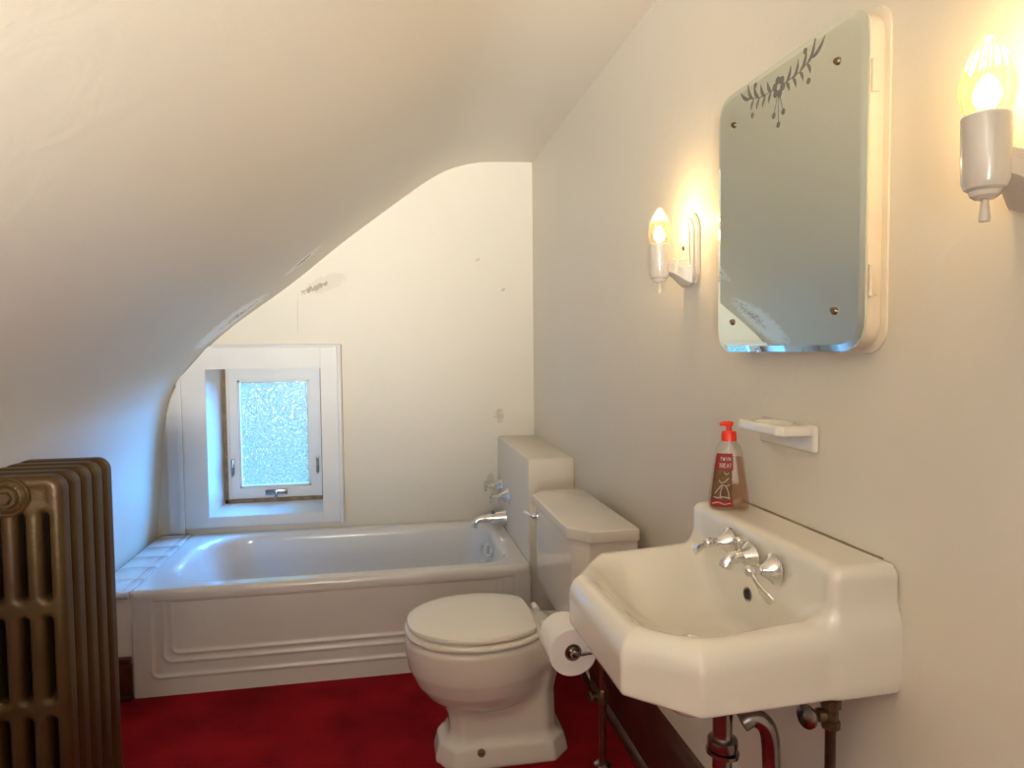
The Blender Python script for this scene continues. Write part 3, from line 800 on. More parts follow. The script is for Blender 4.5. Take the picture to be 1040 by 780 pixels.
# ------------------------------------------------------------------ wall-hung sink
sink = empty('sink', (XR, 1.12, 0.73), 'wall-hung cream porcelain sink with clipped front corners and raised back ledge', 'sink')
O = [(XR - 0.001, 0.885), (0.428, 0.868), (0.340, 0.958), (0.336, 1.240), (0.424, 1.366), (XR - 0.001, 1.374)]
def rim_z(x): return 0.851 - 0.055 * np.clip(XR - x, 0, 0.5) + 0.004
I_ = [(0.72, 1.022), (0.482, 1.004), (0.464, 1.024), (0.460, 1.205), (0.478, 1.242), (0.72, 1.242)]
def sink_f(p):
    x, y, z = p[..., 0], p[..., 1], p[..., 2]
    zr = rim_z(x)
    dout = sd_poly(x, y, O) + 0.02 + 0.010 * np.clip((0.80 - z) / 0.06, 0, 1)
    dout = np.where(dout > 0, dout, dout) - 0.02
    dr = sd_poly(x, y, O)
    r = 0.020
    body = smax(dr + 0.022 * np.clip(zr - 0.02 - z, 0, 0.2), z - zr - 0.004, 0.045)
    body = smax(body, 0.738 - z, 0.006)
    belly = sd_box(p, (0.42, 0.95, 0.675), (0.68, 1.30, 0.76), 0.05)
    splash = sd_box(p, (0.645, 0.886, 0.742), (XR + 0.05, 1.372, 0.933), 0.020)
    splash = smax(splash, x - (XR - 0.0012), 0.002)
    o = smin(smin(body, splash, 0.028), belly, 0.03)
    k = np.clip(zr - z, -0.03, 0.2)
    ins = sd_poly(x, y, I_) - 0.082 + 0.75 * k
    insr = ins
    inner = smax(insr, 0.735 - z, 0.07)
    cap = smax(inner, z - 0.95, 0.01)
    cap = smax(cap, x - 0.6455, 0.035)
    return smax(o, -cap, 0.030)
sb = sdobj('basin', sink_f, (0.32, 0.85, 0.66), (XR + 0.012, 1.39, 0.945), 0.0048, M['porcelain'], sink)
bm = bmesh.new()
add_lathe(bm, [(0.0, 0.0), (0.0085, 0.0), (0.0090, 0.002), (0.0125, 0.003), (0.0130, 0.0), (0.0, -0.002)], (0.6455, 1.127, 0.812), (-1, 0, 0.05), 28)
bmobj('overflow_ring', bm, M['old_chrome'], sink, smooth=True, angle=40)
bm = bmesh.new()
add_lathe(bm, [(0.0088, 0.0), (0.0088, 0.0036), (0.0, 0.0036)], (0.6455, 1.127, 0.812), (-1, 0, 0.05), 24)
bmobj('overflow_hole', bm, M['dark'], sink, smooth=True, angle=40)
bm = bmesh.new(); add_lathe(bm, [(0.022, -0.004), (0.024, 0.003), (0.016, 0.005), (0.012, 0.001), (0, 0.001)], (0.53, 1.12, 0.738), (0, 0, 1), 28)
bmobj('drain', bm, M['chrome'], sink, smooth=True, angle=40)
bm = bmesh.new()
add_tube(bm, [(XR - 0.001, 0.93, 0.932), (XR - 0.001, 0.96, 0.9335), (XR - 0.001, 1.36, 0.934)], 0.0013, 8)
bmobj('caulk_line', bm, M['seal'], sink, smooth=True)

# faucet set on the back ledge face: two lever handles and a short spout
FX = 0.645
def lever_handle(y, z, dirn, ln, label):
    t = empty('sink_faucet_handle', (FX, y, z), label, 'faucet', 'lever handles of the sink faucet')
    bm = bmesh.new()
    add_lathe(bm, [(0.026, 0), (0.026, 0.003), (0.022, 0.006), (0.020, 0.008), (0.0175, 0.012), (0.010, 0.024), (0.009, 0.028), (0, 0.028)], (FX, y, z), (-1, 0, 0), 32)
    bmobj('escutcheon', bm, M['chrome'], t, smooth=True, angle=35)
    bm = bmesh.new()
    add_lathe(bm, [(0.0075, 0), (0.0075, 0.012), (0.0095, 0.014), (0.0095, 0.024), (0.006, 0.028), (0, 0.029)], (FX - 0.026, y, z), (-1, 0, 0), 24)
    c = Vector((FX - 0.044, y, z)); d = Vector(dirn).normalized()
    b2 = bmesh.new()
    # flat paddle lever, widening to its end
    side = d.cross(Vector((1, 0, 0))).normalized(); nrm = d.cross(side)
    prv = None; rings = []
    for s, w, th, lift in ((0, 0.0055, 0.005, 0), (0.15, 0.0050, 0.0045, 0.001), (0.35, 0.0055, 0.004, 0.003), (0.6, 0.0085, 0.0035, 0.004), (0.85, 0.0100, 0.003, 0.002), (1.0, 0.0090, 0.0024, 0.0)):
        q = c + d * ln * s + nrm * lift
        rings.append([b2.verts.new(q + side * w * math.cos(a) + nrm * th * math.sin(a)) for a in [2 * PI * k / 14 for k in range(14)]])
    for a, b in zip(rings, rings[1:]):
        for i in range(14): b2.faces.new((a[i], a[(i + 1) % 14], b[(i + 1) % 14], b[i]))
    b2.faces.new(rings[0]); b2.faces.new(rings[-1])
    merge(bm, b2)
    bmobj('lever', bm, M['chrome'], t, smooth=True, angle=50)
lever_handle(1.192, 0.893, (-0.35, 0.75, -0.62), 0.044, 'chrome lever handle of the sink faucet nearest the soap bottle, pointing to the tub')
lever_handle(1.042, 0.886, (0.18, -0.75, -0.62), 0.062, 'chrome lever handle of the sink faucet nearest the camera, pointing down')
t = empty('sink_spout', (FX, 1.117, 0.888), 'short stubby chrome spout between the two sink lever handles', 'spout')
bm = bmesh.new()
add_lathe(bm, [(0.031, 0), (0.031, 0.003), (0.026, 0.008), (0.020, 0.014), (0.016, 0.020), (0, 0.022)], (FX, 1.117, 0.887), (-1, 0, 0), 32, squash=0.8)
bmobj('escutcheon', bm, M['chrome'], t, smooth=True, angle=35)
bm = bmesh.new()
add_tube(bm, [(FX - 0.006, 1.117, 0.887), (FX - 0.022, 1.117, 0.888), (FX - 0.040, 1.118, 0.884), (FX - 0.048, 1.118, 0.874)], [0.0150, 0.0130, 0.0120, 0.0115], 20)
add_lathe(bm, [(0.0125, 0), (0.0130, 0.003), (0.0125, 0.012), (0.009, 0.014), (0, 0.012)], (FX - 0.046, 1.118, 0.880), (-0.35, 0, -1), 24)
bmobj('spout_body', bm, M['chrome'], t, smooth=True, angle=50)
bm = bmesh.new()
add_lathe(bm, [(0.004, 0), (0.004, 0.012), (0.0085, 0.015), (0.0095, 0.019), (0.006, 0.024), (0, 0.025)], (FX - 0.022, 1.117, 0.900), (-0.15, 0, 1), 20)
bmobj('stopper_knob', bm, M['chrome'], t, smooth=True, angle=50)

# drain trap under the sink
tr = empty('drain_trap', (0.53, 1.03, 0.30), 'aged chrome drain pipe and curved trap below the front of the sink', 'pipe')
bm = bmesh.new()
add_tube(bm, [(0.545, 1.03, 0.664), (0.545, 1.03, 0.46), (0.552, 1.03, 0.40), (0.585, 1.02, 0.37), (0.618, 1.01, 0.40), (0.622, 1.005, 0.46)], 0.0165, 20)
bmobj('trap_pipe', bm, M['old_chrome'], tr, smooth=True, angle=60)
bm = bmesh.new()
add_tube(bm, [(0.622, 1.005, 0.46), (0.620, 1.005, 0.58), (0.612, 1.005, 0.632), (0.590, 1.01, 0.650), (0.570, 1.012, 0.642)], 0.0150, 20)
add_tube(bm, [(0.622, 1.005, 0.50), (0.64, 1.005, 0.485), (XR, 1.005, 0.48)], 0.014, 20)
bmobj('waste_arm', bm, M['old_chrome'], tr, smooth=True, angle=60)
bm = bmesh.new()
add_lathe(bm, [(0.0170, -0.010), (0.0245, -0.008), (0.0255, 0.0), (0.0245, 0.008), (0.0170, 0.010)], (0.545, 1.03, 0.600), (0, 0, 1), 24)
add_lathe(bm, [(0.0170, -0.004), (0.0275, -0.003), (0.0275, 0.003), (0.0170, 0.004)], (0.545, 1.03, 0.585), (0.1, 0, 1), 24)
bmobj('slip_nut', bm, M['old_chrome'], tr, smooth=True, angle=40)
sv = empty('sink_supply_pipe', (0.70, 0.965, 0.0), 'tarnished brass water pipe with a round shut-off valve under the sink near corner', 'pipe')
bm = bmesh.new(); add_tube(bm, [(0.70, 0.965, 0.0), (0.70, 0.965, 0.672)], 0.0085, smooth=False)
bmobj('pipe', bm, M['dark_pipe'], sv, smooth=True, angle=60)
bm = bmesh.new()
add_lathe(bm, [(0.011, -0.024), (0.015, -0.022), (0.015, -0.010), (0.012, -0.008), (0.012, 0.010), (0.016, 0.012), (0.016, 0.026), (0.010, 0.030), (0.008, 0.058)], (0.70, 0.965, 0.668), (0, 0, 1), 8)
add_lathe(bm, [(0.011, 0), (0.011, 0.012), (0.008, 0.014), (0.005, 0.016), (0.005, 0.026)], (0.690, 0.966, 0.667), (-1, 0.15, 0), 12)
bmobj('valve_body', bm, M['brass'], sv, smooth=True, angle=40)
bm = bmesh.new()
add_lathe(bm, [(0.0, 0.0), (0.017, 0.0), (0.019, 0.002), (0.019, 0.006), (0.016, 0.008), (0.006, 0.007), (0, 0.009)], (0.664, 0.970, 0.665), (-1, -0.30, 0.1), 28)
bmobj('valve_handle', bm, M['old_chrome'], sv, smooth=True, angle=40)

# ------------------------------------------------------------------ soap bottle on the ledge
BX, BY, BZ = 0.690, 1.284, 0.9338
bot = empty('soap_bottle', (BX, BY, BZ), 'clear hand soap bottle with red pump standing on the back ledge of the sink', 'bottle')
ANG = math.radians(-22)
def bp_(x, y, z):    # bottle-local (width along local x, depth along y) to world
    return Vector((BX + x * math.cos(ANG) - y * math.sin(ANG), BY + x * math.sin(ANG) + y * math.cos(ANG), BZ + z))
def bottle_loft(name, lv, m, cap=True):
    bm = bmesh.new(); rings = []; n = 40
    for z, w, d, e in lv:
        ring = []
        for i in range(n):
            a = 2 * PI * i / n; c, s = math.cos(a), math.sin(a)
            ring.append(bm.verts.new(bp_(math.copysign(abs(c) ** e, c) * w, math.copysign(abs(s) ** e, s) * d, z)))
        rings.append(ring)
    for a, b in zip(rings, rings[1:]):
        for i in range(n): bm.faces.new((a[i], a[(i + 1) % n], b[(i + 1) % n], b[i]))
    if cap: bm.faces.new(rings[0]); bm.faces.new(rings[-1])
    return bmobj(name, bm, m, bot, smooth=True, angle=50)
bottle_loft('bottle_body', [(0.0, 0.036, 0.021, 0.5), (0.004, 0.0395, 0.0245, 0.42), (0.02, 0.0395, 0.0245, 0.38), (0.075, 0.0325, 0.0205, 0.40), (0.118, 0.0265, 0.0170, 0.45),
                            (0.130, 0.0225, 0.0155, 0.6), (0.138, 0.0160, 0.0138, 0.9), (0.144, 0.0130, 0.0130, 1.0)], M['bottle'])
bottle_loft('liquid', [(0.003, 0.034, 0.020, 0.5), (0.006, 0.0375, 0.0225, 0.42), (0.02, 0.0375, 0.0225, 0.38), (0.075, 0.0307, 0.0188, 0.40), (0.106, 0.0262, 0.0166, 0.43)], M['soap'])
bm = bmesh.new()
add_lathe(bm, [(0.0150, 0.0), (0.0150, 0.016), (0.0130, 0.020), (0.0060, 0.0205), (0.0055, 0.030), (0.0085, 0.031), (0.0090, 0.038), (0.006, 0.040), (0, 0.040)], (BX, BY, BZ + 0.140), (0, 0, 1), 28,
          rib=lambda a, h: 0.03 * math.cos(a * 14) if h < 0.017 else 0)
pm = bmobj('pump', bm, M['red_plastic'], bot, smooth=True, angle=40)
bm = bmesh.new()
add_tube(bm, [(BX, BY, BZ + 0.175), (BX - 0.012, BY + 0.003, BZ + 0.1755), (BX - 0.018, BY + 0.004, BZ + 0.173)], [0.006, 0.0048, 0.0036], 12)
bmobj('nozzle', bm, M['red_plastic'], pm, smooth=True, angle=50)
bm = bmesh.new(); add_tube(bm, [(BX, BY, BZ + 0.138), (BX + 0.002, BY, BZ + 0.012)], 0.0022, 10, smooth=False)
bmobj('dip_tube', bm, M['label_white'], bot, smooth=True)
# printed label wraps the face turned to the left: red tab on top, brown field with white line print
def face_pt(u, z, off=0.0008):
    w = np.interp(z, [0.0, 0.02, 0.075, 0.118], [0.0395, 0.0395, 0.0325, 0.0265]); d = np.interp(z, [0.0, 0.02, 0.075, 0.118], [0.0245, 0.0245, 0.0205, 0.0170])
    # u 0..1 along the front (-y side) from the left corner
    s = -1 + 2 * u; e = 0.40
    ang = math.acos(max(-1, min(1, math.copysign(abs(s) ** (1 / e), s))))
    return bp_(s * (w + off), -(math.sin(ang) ** e) * (d + off), z)
def label_patch(name, u0, u1, z0, z1, m, off, parent):
    bm = bmesh.new(); nu, nz = 10, 10
    g = [[bm.verts.new(face_pt(u0 + (u1 - u0) * i / nu, z0 + (z1 - z0) * j / nz, off)) for j in range(nz + 1)] for i in range(nu + 1)]
    for i in range(nu):
        for j in range(nz): bm.faces.new((g[i][j], g[i + 1][j], g[i + 1][j + 1], g[i][j + 1]))
    bmesh.ops.solidify(bm, geom=bm.faces[:], thickness=0.0002)
    return bmobj(name, bm, m, parent, smooth=True, angle=60)
lab = label_patch('label', 0.03, 0.56, 0.010, 0.112, M['label_brown'], 0.0006, bot)
label_patch('label_tab', 0.04, 0.60, 0.082, 0.116, M['label_red'], 0.0010, lab)
label_patch('label_band', 0.03, 0.57, 0.008, 0.022, M['label_red'], 0.0010, lab)
bm = bmesh.new()
def stroke(pts, r=0.0007, off=0.0016):
    add_tube(bm, [face_pt(u, z, off) for u, z in pts], r, 6, k=3)
def glyph(ch, u, z, w, h):
    G = {'T': [[(0, 1), (1, 1)], [(.5, 1), (.5, 0)]], 'H': [[(0, 0), (0, 1)], [(1, 0), (1, 1)], [(0, .5), (1, .5)]], 'O': [[(0, 0), (0, 1), (1, 1), (1, 0), (0, 0)]],
         'L': [[(0, 1), (0, 0), (1, 0)]], 'E': [[(1, 1), (0, 1), (0, 0), (1, 0)], [(0, .5), (.8, .5)]], 'R': [[(0, 0), (0, 1), (1, 1), (1, .5), (0, .5), (1, 0)]], 'A': [[(0, 0), (.5, 1), (1, 0)], [(.2, .4), (.8, .4)]],
         'W': [[(0, 1), (.25, 0), (.5, .8), (.75, 0), (1, 1)]], 'I': [[(.5, 0), (.5, 1)]], 'N': [[(0, 0), (0, 1), (1, 0), (1, 1)]]}
    for s in G[ch]:
        for a, b in zip(s, s[1:]): stroke([(u + a[0] * w, z + a[1] * h), (u + b[0] * w, z + b[1] * h)], 0.0006, 0.0018)
for k, ch in enumerate('TWIN'): glyph(ch, 0.19 + k * 0.09, 0.101, 0.06, 0.007)
for k, ch in enumerate('TREAT'): glyph(ch, 0.17 + k * 0.08, 0.087, 0.055, 0.0085)
# loose looping white decoration strokes on the brown field
for pts in ([(0.12, 0.034), (0.22, 0.046), (0.30, 0.052), (0.42, 0.050), (0.50, 0.054)], [(0.20, 0.062), (0.27, 0.056), (0.38, 0.060), (0.46, 0.066)],
            [(0.30, 0.050), (0.26, 0.036), (0.28, 0.024)], [(0.40, 0.049), (0.46, 0.038), (0.47, 0.026)], [(0.34, 0.078), (0.40, 0.073), (0.47, 0.077)],
            [(0.10, 0.028), (0.20, 0.026), (0.34, 0.028), (0.50, 0.025)], [(0.08, 0.014), (0.22, 0.017), (0.36, 0.013), (0.52, 0.016)]):
    stroke(pts)
bmobj('label_print', bm, M['label_white'], lab, smooth=True)

# ------------------------------------------------------------------ porcelain soap dish on the wall
sd = empty('soap_dish', (XR, 1.13, 1.08), 'cream ceramic wall soap dish with a round tumbler hole below the mirror', 'soap dish')
bm = bmesh.new(); add_box(bm, (XR - 0.012, 1.082, 1.074), (XR, 1.262, 1.124), 0.005, 3)
bmobj('wall_plate', bm, M['porcelain'], sd, smooth=True, angle=40)
def dish_f(p):
    poly = [(XR - 0.004, 1.086), (XR - 0.066, 1.092), (XR - 0.075, 1.102), (XR - 0.075, 1.230), (XR - 0.066, 1.240), (XR - 0.004, 1.246)]
    d = sd_prism(p, poly, 1.104, 1.1235, 0.004)
    x, y, z = p[..., 0], p[..., 1], p[..., 2]
    hole = np.sqrt((x - (XR - 0.040)) ** 2 + ((y - 1.166) * 0.62) ** 2) - 0.028
    rec = smax(hole, 1.110 - z, 0.008)
    return smax(d, -rec, 0.005)
sdobj('tray', dish_f, (XR - 0.12, 1.08, 1.09), (XR + 0.004, 1.265, 1.130), 0.0026, M['porcelain'], sd)

# ------------------------------------------------------------------ mirrored medicine cabinet
cab = empty('medicine_cabinet', (XR, 1.14, 1.26), 'cream metal medicine cabinet with rounded frameless mirror door on the right wall', 'cabinet')
MY0, MY1, MZ0, MZ1 = 0.921, 1.361, 1.256, 1.782
bm = bmesh.new()
cy0, cy1, cz0_, cz1_ = 0.931, 1.350, 1.262, 1.778
add_prism(bm, rounded([(cy0, cz0_), (cy1, cz0_), (cy1, cz1_), (cy0, cz1_)], 0.042, 10), (XR, 0, 0), (0, 1, 0), (0, 0, 1), -0.030, 0.003)
add_prism(bm, rounded([(cy0 - 0.012, cz0_ - 0.010), (cy1 + 0.010, cz0_ - 0.010), (cy1 + 0.010, cz1_ + 0.010), (cy0 - 0.012, cz1_ + 0.010)], 0.046, 10), (XR, 0, 0), (0, 1, 0), (0, 0, 1), -0.005, 0.0015)
bmobj('cabinet_box', bm, M['metal_paint'], cab, smooth=True, angle=35)
# door, ajar by two degrees about the hinge side nearest the camera
door = empty('door', (XR - 0.030, MY0 + 0.004, 1.26)); door.parent = cab; door.location = Vector((XR - 0.030, MY0 + 0.004, 1.26)) - parent_world(cab)
TILT = math.radians(1.6)
DO = Vector((XR - 0.030, MY0 + 0.004, 0))
def dm(bm):        # rotate a door bmesh about the hinge
    rot = Matrix.Translation(DO) @ Matrix.Rotation(TILT, 4, 'Z') @ Matrix.Translation(-DO)
    bmesh.ops.transform(bm, matrix=rot, verts=bm.verts)
    return bm
MW, MH = MY1 - MY0, MZ1 - MZ0
def mout(o, r): return rounded([(MY0 + o, MZ0 + o), (MY1 - o, MZ0 + o), (MY1 - o, MZ1 - o), (MY0 + o, MZ1 - o)], r, 12)
door_x = XR - 0.030
bm = bmesh.new()
add_prism(bm, mout(0.006, 0.048), (door_x, 0, 0), (0, 1, 0), (0, 0, 1), -0.007, 0.001)
bmobj('door_back', dm(bm), M['metal_paint'], door, smooth=True, angle=35)
bm = bmesh.new()
xg = door_x - 0.0075
ra = [bm.verts.new((xg, a, b)) for a, b in mout(0.0, 0.055)]
rb = [bm.verts.new((xg - 0.0028, a, b)) for a, b in mout(0.0, 0.055)]
rc = [bm.verts.new((xg - 0.0048, a, b)) for a, b in mout(0.011, 0.048)]
n = len(ra)
for A_, B_ in ((ra, rb), (rb, rc)):
    for i in range(n): bm.faces.new((A_[i], A_[(i + 1) % n], B_[(i + 1) % n], B_[i]))
bm.faces.new(rc); bm.faces.new(ra)
bmobj('mirror_glass', dm(bm), M['mirror'], door)
XG = xg - 0.0050
for (yy, zz) in ((0.987, 1.716), (1.298, 1.716), (0.987, 1.321), (1.298, 1.317)):
    bm = bmesh.new(); add_lathe(bm, [(0.0062, 0), (0.0062, 0.0015), (0.0045, 0.0035), (0, 0.004)], (XG, yy, zz), (-1, 0, 0), 20)
    add_lathe(bm, [(0.0045, 0), (0.0045, 0.0015), (0.003, 0.003), (0, 0.003)], (XG, yy + 0.004, zz + 0.002), (-1, 0, 0), 14)
    bmobj('rosette_screw', dm(bm), M['brass'], door, smooth=True, angle=40)
# etched spray of flowers
bm = bmesh.new()
def leaf(c, ang, ln, w, curve=0.0):
    n = 9; L_, R_ = [], []
    for i in range(n + 1):
        t = i / n; wd = w * math.sin(PI * t) ** 0.8 * (1 - 0.35 * t); a = ang + curve * (t - 0.5)
        px = c[0] + math.cos(a) * ln * t; pz = c[1] + math.sin(a) * ln * t
        L_.append((px - math.sin(a) * wd, pz + math.cos(a) * wd)); R_.append((px + math.sin(a) * wd, pz - math.cos(a) * wd))
    poly = L_ + R_[1:-1][::-1]
    add_prism(bm, [big(q) for q in poly], (XG + 0.0001, 0, 0), (0, 1, 0), (0, 0, 1), -0.0004)
def big(q): return (fc[0] + (q[0] - fc[0]) * E_, fc[1] + (q[1] - fc[1]) * E_)
def dot(c, r, n=14): add_prism(bm, [big((c[0] + r * math.cos(2 * PI * k / n), c[1] + r * math.sin(2 * PI * k / n))) for k in range(n)], (XG + 0.0001, 0, 0), (0, 1, 0), (0, 0, 1), -0.0003)
def line(a, b, w=0.0006):
    d = (Vector(b) - Vector(a)); nn = Vector((-d.y, d.x)).normalized() * w
    add_prism(bm, [big(q) for q in (Vector(a) + nn, Vector(b) + nn, Vector(b) - nn, Vector(a) - nn)], (XG + 0.0001, 0, 0), (0, 1, 0), (0, 0, 1), -0.0003)
fc = (1.145, 1.735)
E_ = 1.22
for k in range(6):
    a = k * PI / 3 + 0.3; dot((fc[0] + 0.0105 * math.cos(a), fc[1] + 0.0105 * math.sin(a)), 0.0058)
for s in (-1, 1):
    for j, (dx, dz) in enumerate(((0.018, 0.0), (0.034, -0.001), (0.050, 0.002), (0.066, 0.006))):
        c = (fc[0] + s * dx, fc[1] + dz)
        leaf(c, PI / 2 - s * (PI / 2 - 0.75), 0.022 + 0.004 * j, 0.0036, s * 0.6)
        leaf(c, -PI / 2 + s * (PI / 2 - 0.85), 0.017, 0.0030, -s * 0.5)
    line((fc[0] + s * 0.012, fc[1]), (fc[0] + s * 0.05, fc[1] + 0.002)); line((fc[0] + s * 0.05, fc[1] + 0.002), (fc[0] + s * 0.085, fc[1] + 0.014))
    leaf((fc[0] + s * 0.076, fc[1] + 0.010), PI / 2 - s * (PI / 2 - 0.35), 0.034, 0.0036, s * 0.5)
    dot((fc[0] + s * 0.062, fc[1] + 0.026), 0.0042); dot((fc[0] + s * 0.070, fc[1] - 0.018), 0.0042)
for dx, dz in ((-0.012, -0.040), (0.0, -0.055), (0.012, -0.038)):
    line((fc[0] + dx * 0.3, fc[1] - 0.014), (fc[0] + dx, fc[1] + dz)); dot((fc[0] + dx, fc[1] + dz), 0.0046)
bmobj('etched_flowers', dm(bm), M['etched'], door)
# hinges
for zz in (1.672, 1.364):
    bm = bmesh.new()
    add_tube(bm, [(XR - 0.026, 0.9265, zz - 0.024), (XR - 0.026, 0.9265, zz + 0.024)], 0.0036, 12, smooth=False)
    add_box(bm, (XR - 0.030, 0.9285, zz - 0.022), (XR - 0.012, 0.9325, zz + 0.022), 0.001)
    bmobj('hinge', bm, M['metal_paint'], cab, smooth=True, angle=40)

# ------------------------------------------------------------------ wall sconces
def sconce(y, z, label):
    t = empty('wall_sconce', (XR, y, z - 0.11), label, 'wall lamp', 'lit sconces either side of the mirror')
    # stepped arched backplate
    bm = bmesh.new()
    for w, h0, h1, dep in ((0.047, -0.066, 0.112, 0.010), (0.038, -0.060, 0.100, 0.017), (0.027, -0.054, 0.088, 0.022)):
        arc = [(w * math.cos(a), h1 - w * 1.15 + w * 1.15 * math.sin(a)) for a in np.linspace(0, PI, 17)]
        poly = arc + [(-w, h0 + 0.022), (-w * 0.62, h0), (w * 0.62, h0), (w, h0 + 0.022)]
        add_prism(bm, [(a + y, b + z) for a, b in poly], (XR, 0, 0), (0, 1, 0), (0, 0, 1), -dep, 0.0025)
    bmobj('backplate', bm, M['sconce'], t, smooth=True, angle=35)
    bm = bmesh.new(); add_lathe(bm, [(0.0055, 0), (0.0055, 0.003), (0, 0.006)], (XR - 0.022, y, z + 0.024), (-1, 0, 0), 14)
    bmobj('mounting_screw', bm, M['brass'], t, smooth=True, angle=40)
    # arm: a fluted bracket, deep at the wall and slim at the cup
    bm = bmesh.new()
    cxp = XR - 0.086
    st = [(XR - 0.016, -0.064, 0.002, 0.036), (XR - 0.026, -0.060, -0.002, 0.030), (XR - 0.042, -0.048, -0.004, 0.021), (XR - 0.058, -0.038, -0.002, 0.017), (cxp + 0.008, -0.034, 0.002, 0.018)]
    rings = []
    for x, zl, zh, hw in st:
        pr_ = []
        m_ = 8
        prof = [(-1, 0), (-1, .55), (-.86, .60), (-.86, .68), (-.74, .72), (-.74, .80), (-.60, .84), (-.60, .92), (-.40, 1.0), (.40, 1.0), (.60, .92), (.60, .84), (.74, .80), (.74, .72), (.86, .68), (.86, .60), (1, .55), (1, 0), (.5, -.12), (-.5, -.12)]
        rings.append([bm.verts.new((x, y + a * hw, z + zl + b * (zh - zl))) for a, b in prof])
    for a, b in zip(rings, rings[1:]):
        for i in range(len(a)): bm.faces.new((a[i], a[(i + 1) % len(a)], b[(i + 1) % len(a)], b[i]))
    bm.faces.new(rings[0]); bm.faces.new(rings[-1])
    bmobj('arm', bm, M['sconce'], t, smooth=True, angle=40)
    bm = bmesh.new()
    add_lathe(bm, [(0.0, -0.062), (0.010, -0.062), (0.015, -0.058), (0.0165, -0.053), (0.021, -0.050), (0.0242, -0.042), (0.0252, 0.030), (0.0240, 0.032), (0.0225, 0.030), (0.0225, 0.020), (0, 0.020)], (cxp, y, z), (0, 0, 1), 40)
    bmobj('socket_cup', bm, M['sconce'], t, smooth=True, angle=30)
    bm = bmesh.new()
    add_lathe(bm, [(0.003, 0), (0.004, -0.006), (0.0062, -0.022), (0.0056, -0.026), (0, -0.026)], (cxp, y, z - 0.061), (0, 0, 1), 20)
    bmobj('turn_switch', bm, M['switch'], t, smooth=True, angle=40)
    # flame bulb with twisted ribs
    bm = bmesh.new()
    prof = [(0.018, 0.0), (0.0225, 0.008), (0.0265, 0.018), (0.0280, 0.028), (0.0265, 0.040), (0.0225, 0.053), (0.0170, 0.065), (0.0110, 0.075), (0.0055, 0.081), (0.0, 0.083)]
    pf = smooth_path([(a, 0, b) for a, b in prof], 4)
    add_lathe(bm, [(max(p.x, 0.0) * 0.97, p.z * 1.14) for p in pf[:-1]] + [(0.0, 0.083 * 1.14)], (cxp, y, z + 0.028), (0, 0, 1), 72, rib=lambda a, h: 0.055 * math.cos(12 * a + h * 70))
    bulb = bmobj('bulb', bm, M['bulb_glass'], t, smooth=True)
    bm = bmesh.new()
    add_lathe(bm, [(0.0, 0.0), (0.008, 0.003), (0.0135, 0.012), (0.0145, 0.020), (0.010, 0.032), (0.004, 0.040), (0, 0.042)], (cxp, y, z + 0.036), (0, 0, 1), 24)
    bmobj('filament', bm, M['filament'], bulb, smooth=True)
    l = light('bulb_light', 'POINT', (cxp, y, z + 0.092), 1.6, (1.0, 0.70, 0.34), shadow_soft_size=0.010)
    return t
sconce(1.600, 1.490, 'lit porcelain sconce left of the mirror, the smaller one toward the tub')
sconce(0.668, 1.490, 'lit porcelain sconce right of the mirror, cut by the right edge')

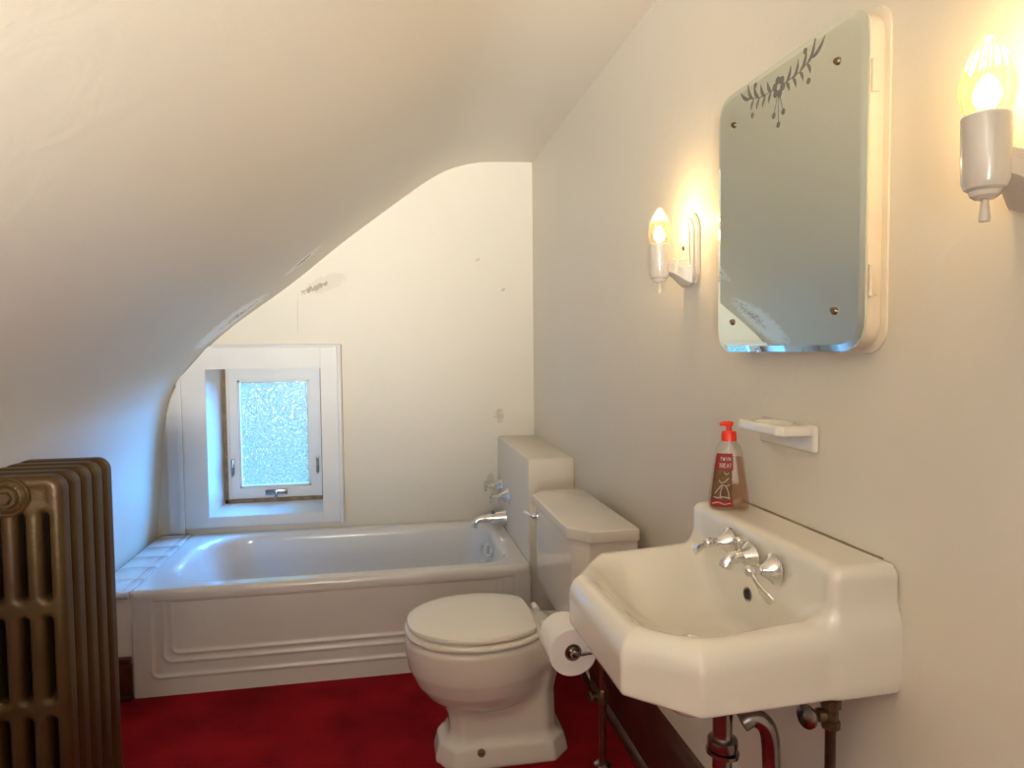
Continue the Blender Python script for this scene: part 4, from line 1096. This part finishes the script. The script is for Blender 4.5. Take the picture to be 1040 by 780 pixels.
# ------------------------------------------------------------------ cast-iron radiator
rad = empty('radiator', (-0.85, 1.88, 0), 'tall bronze-painted cast-iron column radiator in front of the knee wall', 'radiator')
RX1 = -0.745; RXC = RX1 - 0.114; PITCH = 0.0640; RY0 = 1.720
def rad_bm():
    """one five-column section, centred on x=0,y=0; z from 0 to .985"""
    def f(p):
        x, y, z = p[..., 0], p[..., 1], p[..., 2]
            # rounded top corners
        q = np.stack([np.abs(x) - 0.114 + 0.035, np.abs(z - 0.53) - 0.455 + 0.035], -1)
        d2 = np.linalg.norm(np.maximum(q, 0), axis=-1) + np.minimum(q.max(-1), 0) - 0.035
        slots = np.full(x.shape, 1e9)
        for sx in (-0.0758, -0.0253, 0.0253, 0.0758):
            for z0, z1 in ((0.155, 0.415), (0.455, 0.655), (0.694, 0.900)):
                h = (z1 - z0) / 2 - 0.010
                dz = np.maximum(np.abs(z - (z0 + z1) / 2) - h, 0)
                slots = np.minimum(slots, np.sqrt((x - sx) ** 2 + dz ** 2) - 0.0078)
        d = smax(d2, -slots, 0.009)
        # rounded thickness: thinner in the recessed upper panel
        k = np.clip((z - 0.915) / 0.01, 0, 1) * np.clip((0.088 - np.abs(x)) / 0.006, 0, 1) * np.clip((0.965 - z) / 0.01, 0, 1)
        t = 0.0270 - 0.003 * k
        w = np.abs(y) - t; r = 0.016
        a = d + r; b = w + r
        body = np.minimum(np.maximum(a, b), 0) + np.sqrt(np.maximum(a, 0) ** 2 + np.maximum(b, 0) ** 2) - r
        # feet
        for s in (-1, 1):
            foot = sd_box(p, (s * 0.084 - 0.026, -0.018, 0.0), (s * 0.084 + 0.026, 0.018, 0.10), 0.010)
            body = smin(body, foot, 0.03)
        # hubs joining the sections
        for zz in (0.940, 0.105):
            hub = np.maximum(np.sqrt(x ** 2 + (z - zz) ** 2) - 0.030, np.abs(y) - 0.0315)
            body = smin(body, hub, 0.012)
        return body
    return surface_net(f, (-0.14, -0.045, -0.012), (0.14, 0.045, 1.0), 0.0045)
P_, F_ = rad_bm()
rme = bpy.data.meshes.new('section'); rme.from_pydata(P_.tolist(), [], F_.tolist()); rme.update()
rme.materials.append(M['bronze']); rme.polygons.foreach_set('use_smooth', [True] * len(rme.polygons))
for i in range(5):
    o = bpy.data.objects.new('section', rme); COL.objects.link(o); o.parent = rad
    o.location = Vector((RXC, RY0 + 0.026 + i * PITCH, 0)) - parent_world(rad)
# medallion: hexagonal plug in stepped rings on the end face
MX = RXC + 0.006
bm = bmesh.new()
add_lathe(bm, [(0.046, 0), (0.046, 0.004), (0.042, 0.008), (0.038, 0.006), (0.034, 0.010), (0.029, 0.012), (0.025, 0.009), (0.022, 0.014), (0, 0.014)], (MX, RY0 - 0.001, 0.940), (0, -1, 0), 40)
md = bmobj('end_medallion', bm, M['bronze'], rad, smooth=True, angle=30)
bm = bmesh.new()
add_lathe(bm, [(0.016, 0), (0.016, 0.010), (0.013, 0.013), (0, 0.013)], (MX, RY0 - 0.014, 0.940), (0, -1, 0), 6)
bmobj('plug', bm, M['bronze'], md, angle=30)
bm = bmesh.new()
for k in range(28):
    a = 2 * PI * k / 28
    add_lathe(bm, [(0.0022, 0), (0.0018, 0.002), (0, 0.0028)], (MX + 0.0315 * math.cos(a), RY0 - 0.0115, 0.940 + 0.0315 * math.sin(a)), (0, -1, 0), 6)
bmobj('beading', bm, M['bronze'], md, smooth=True)
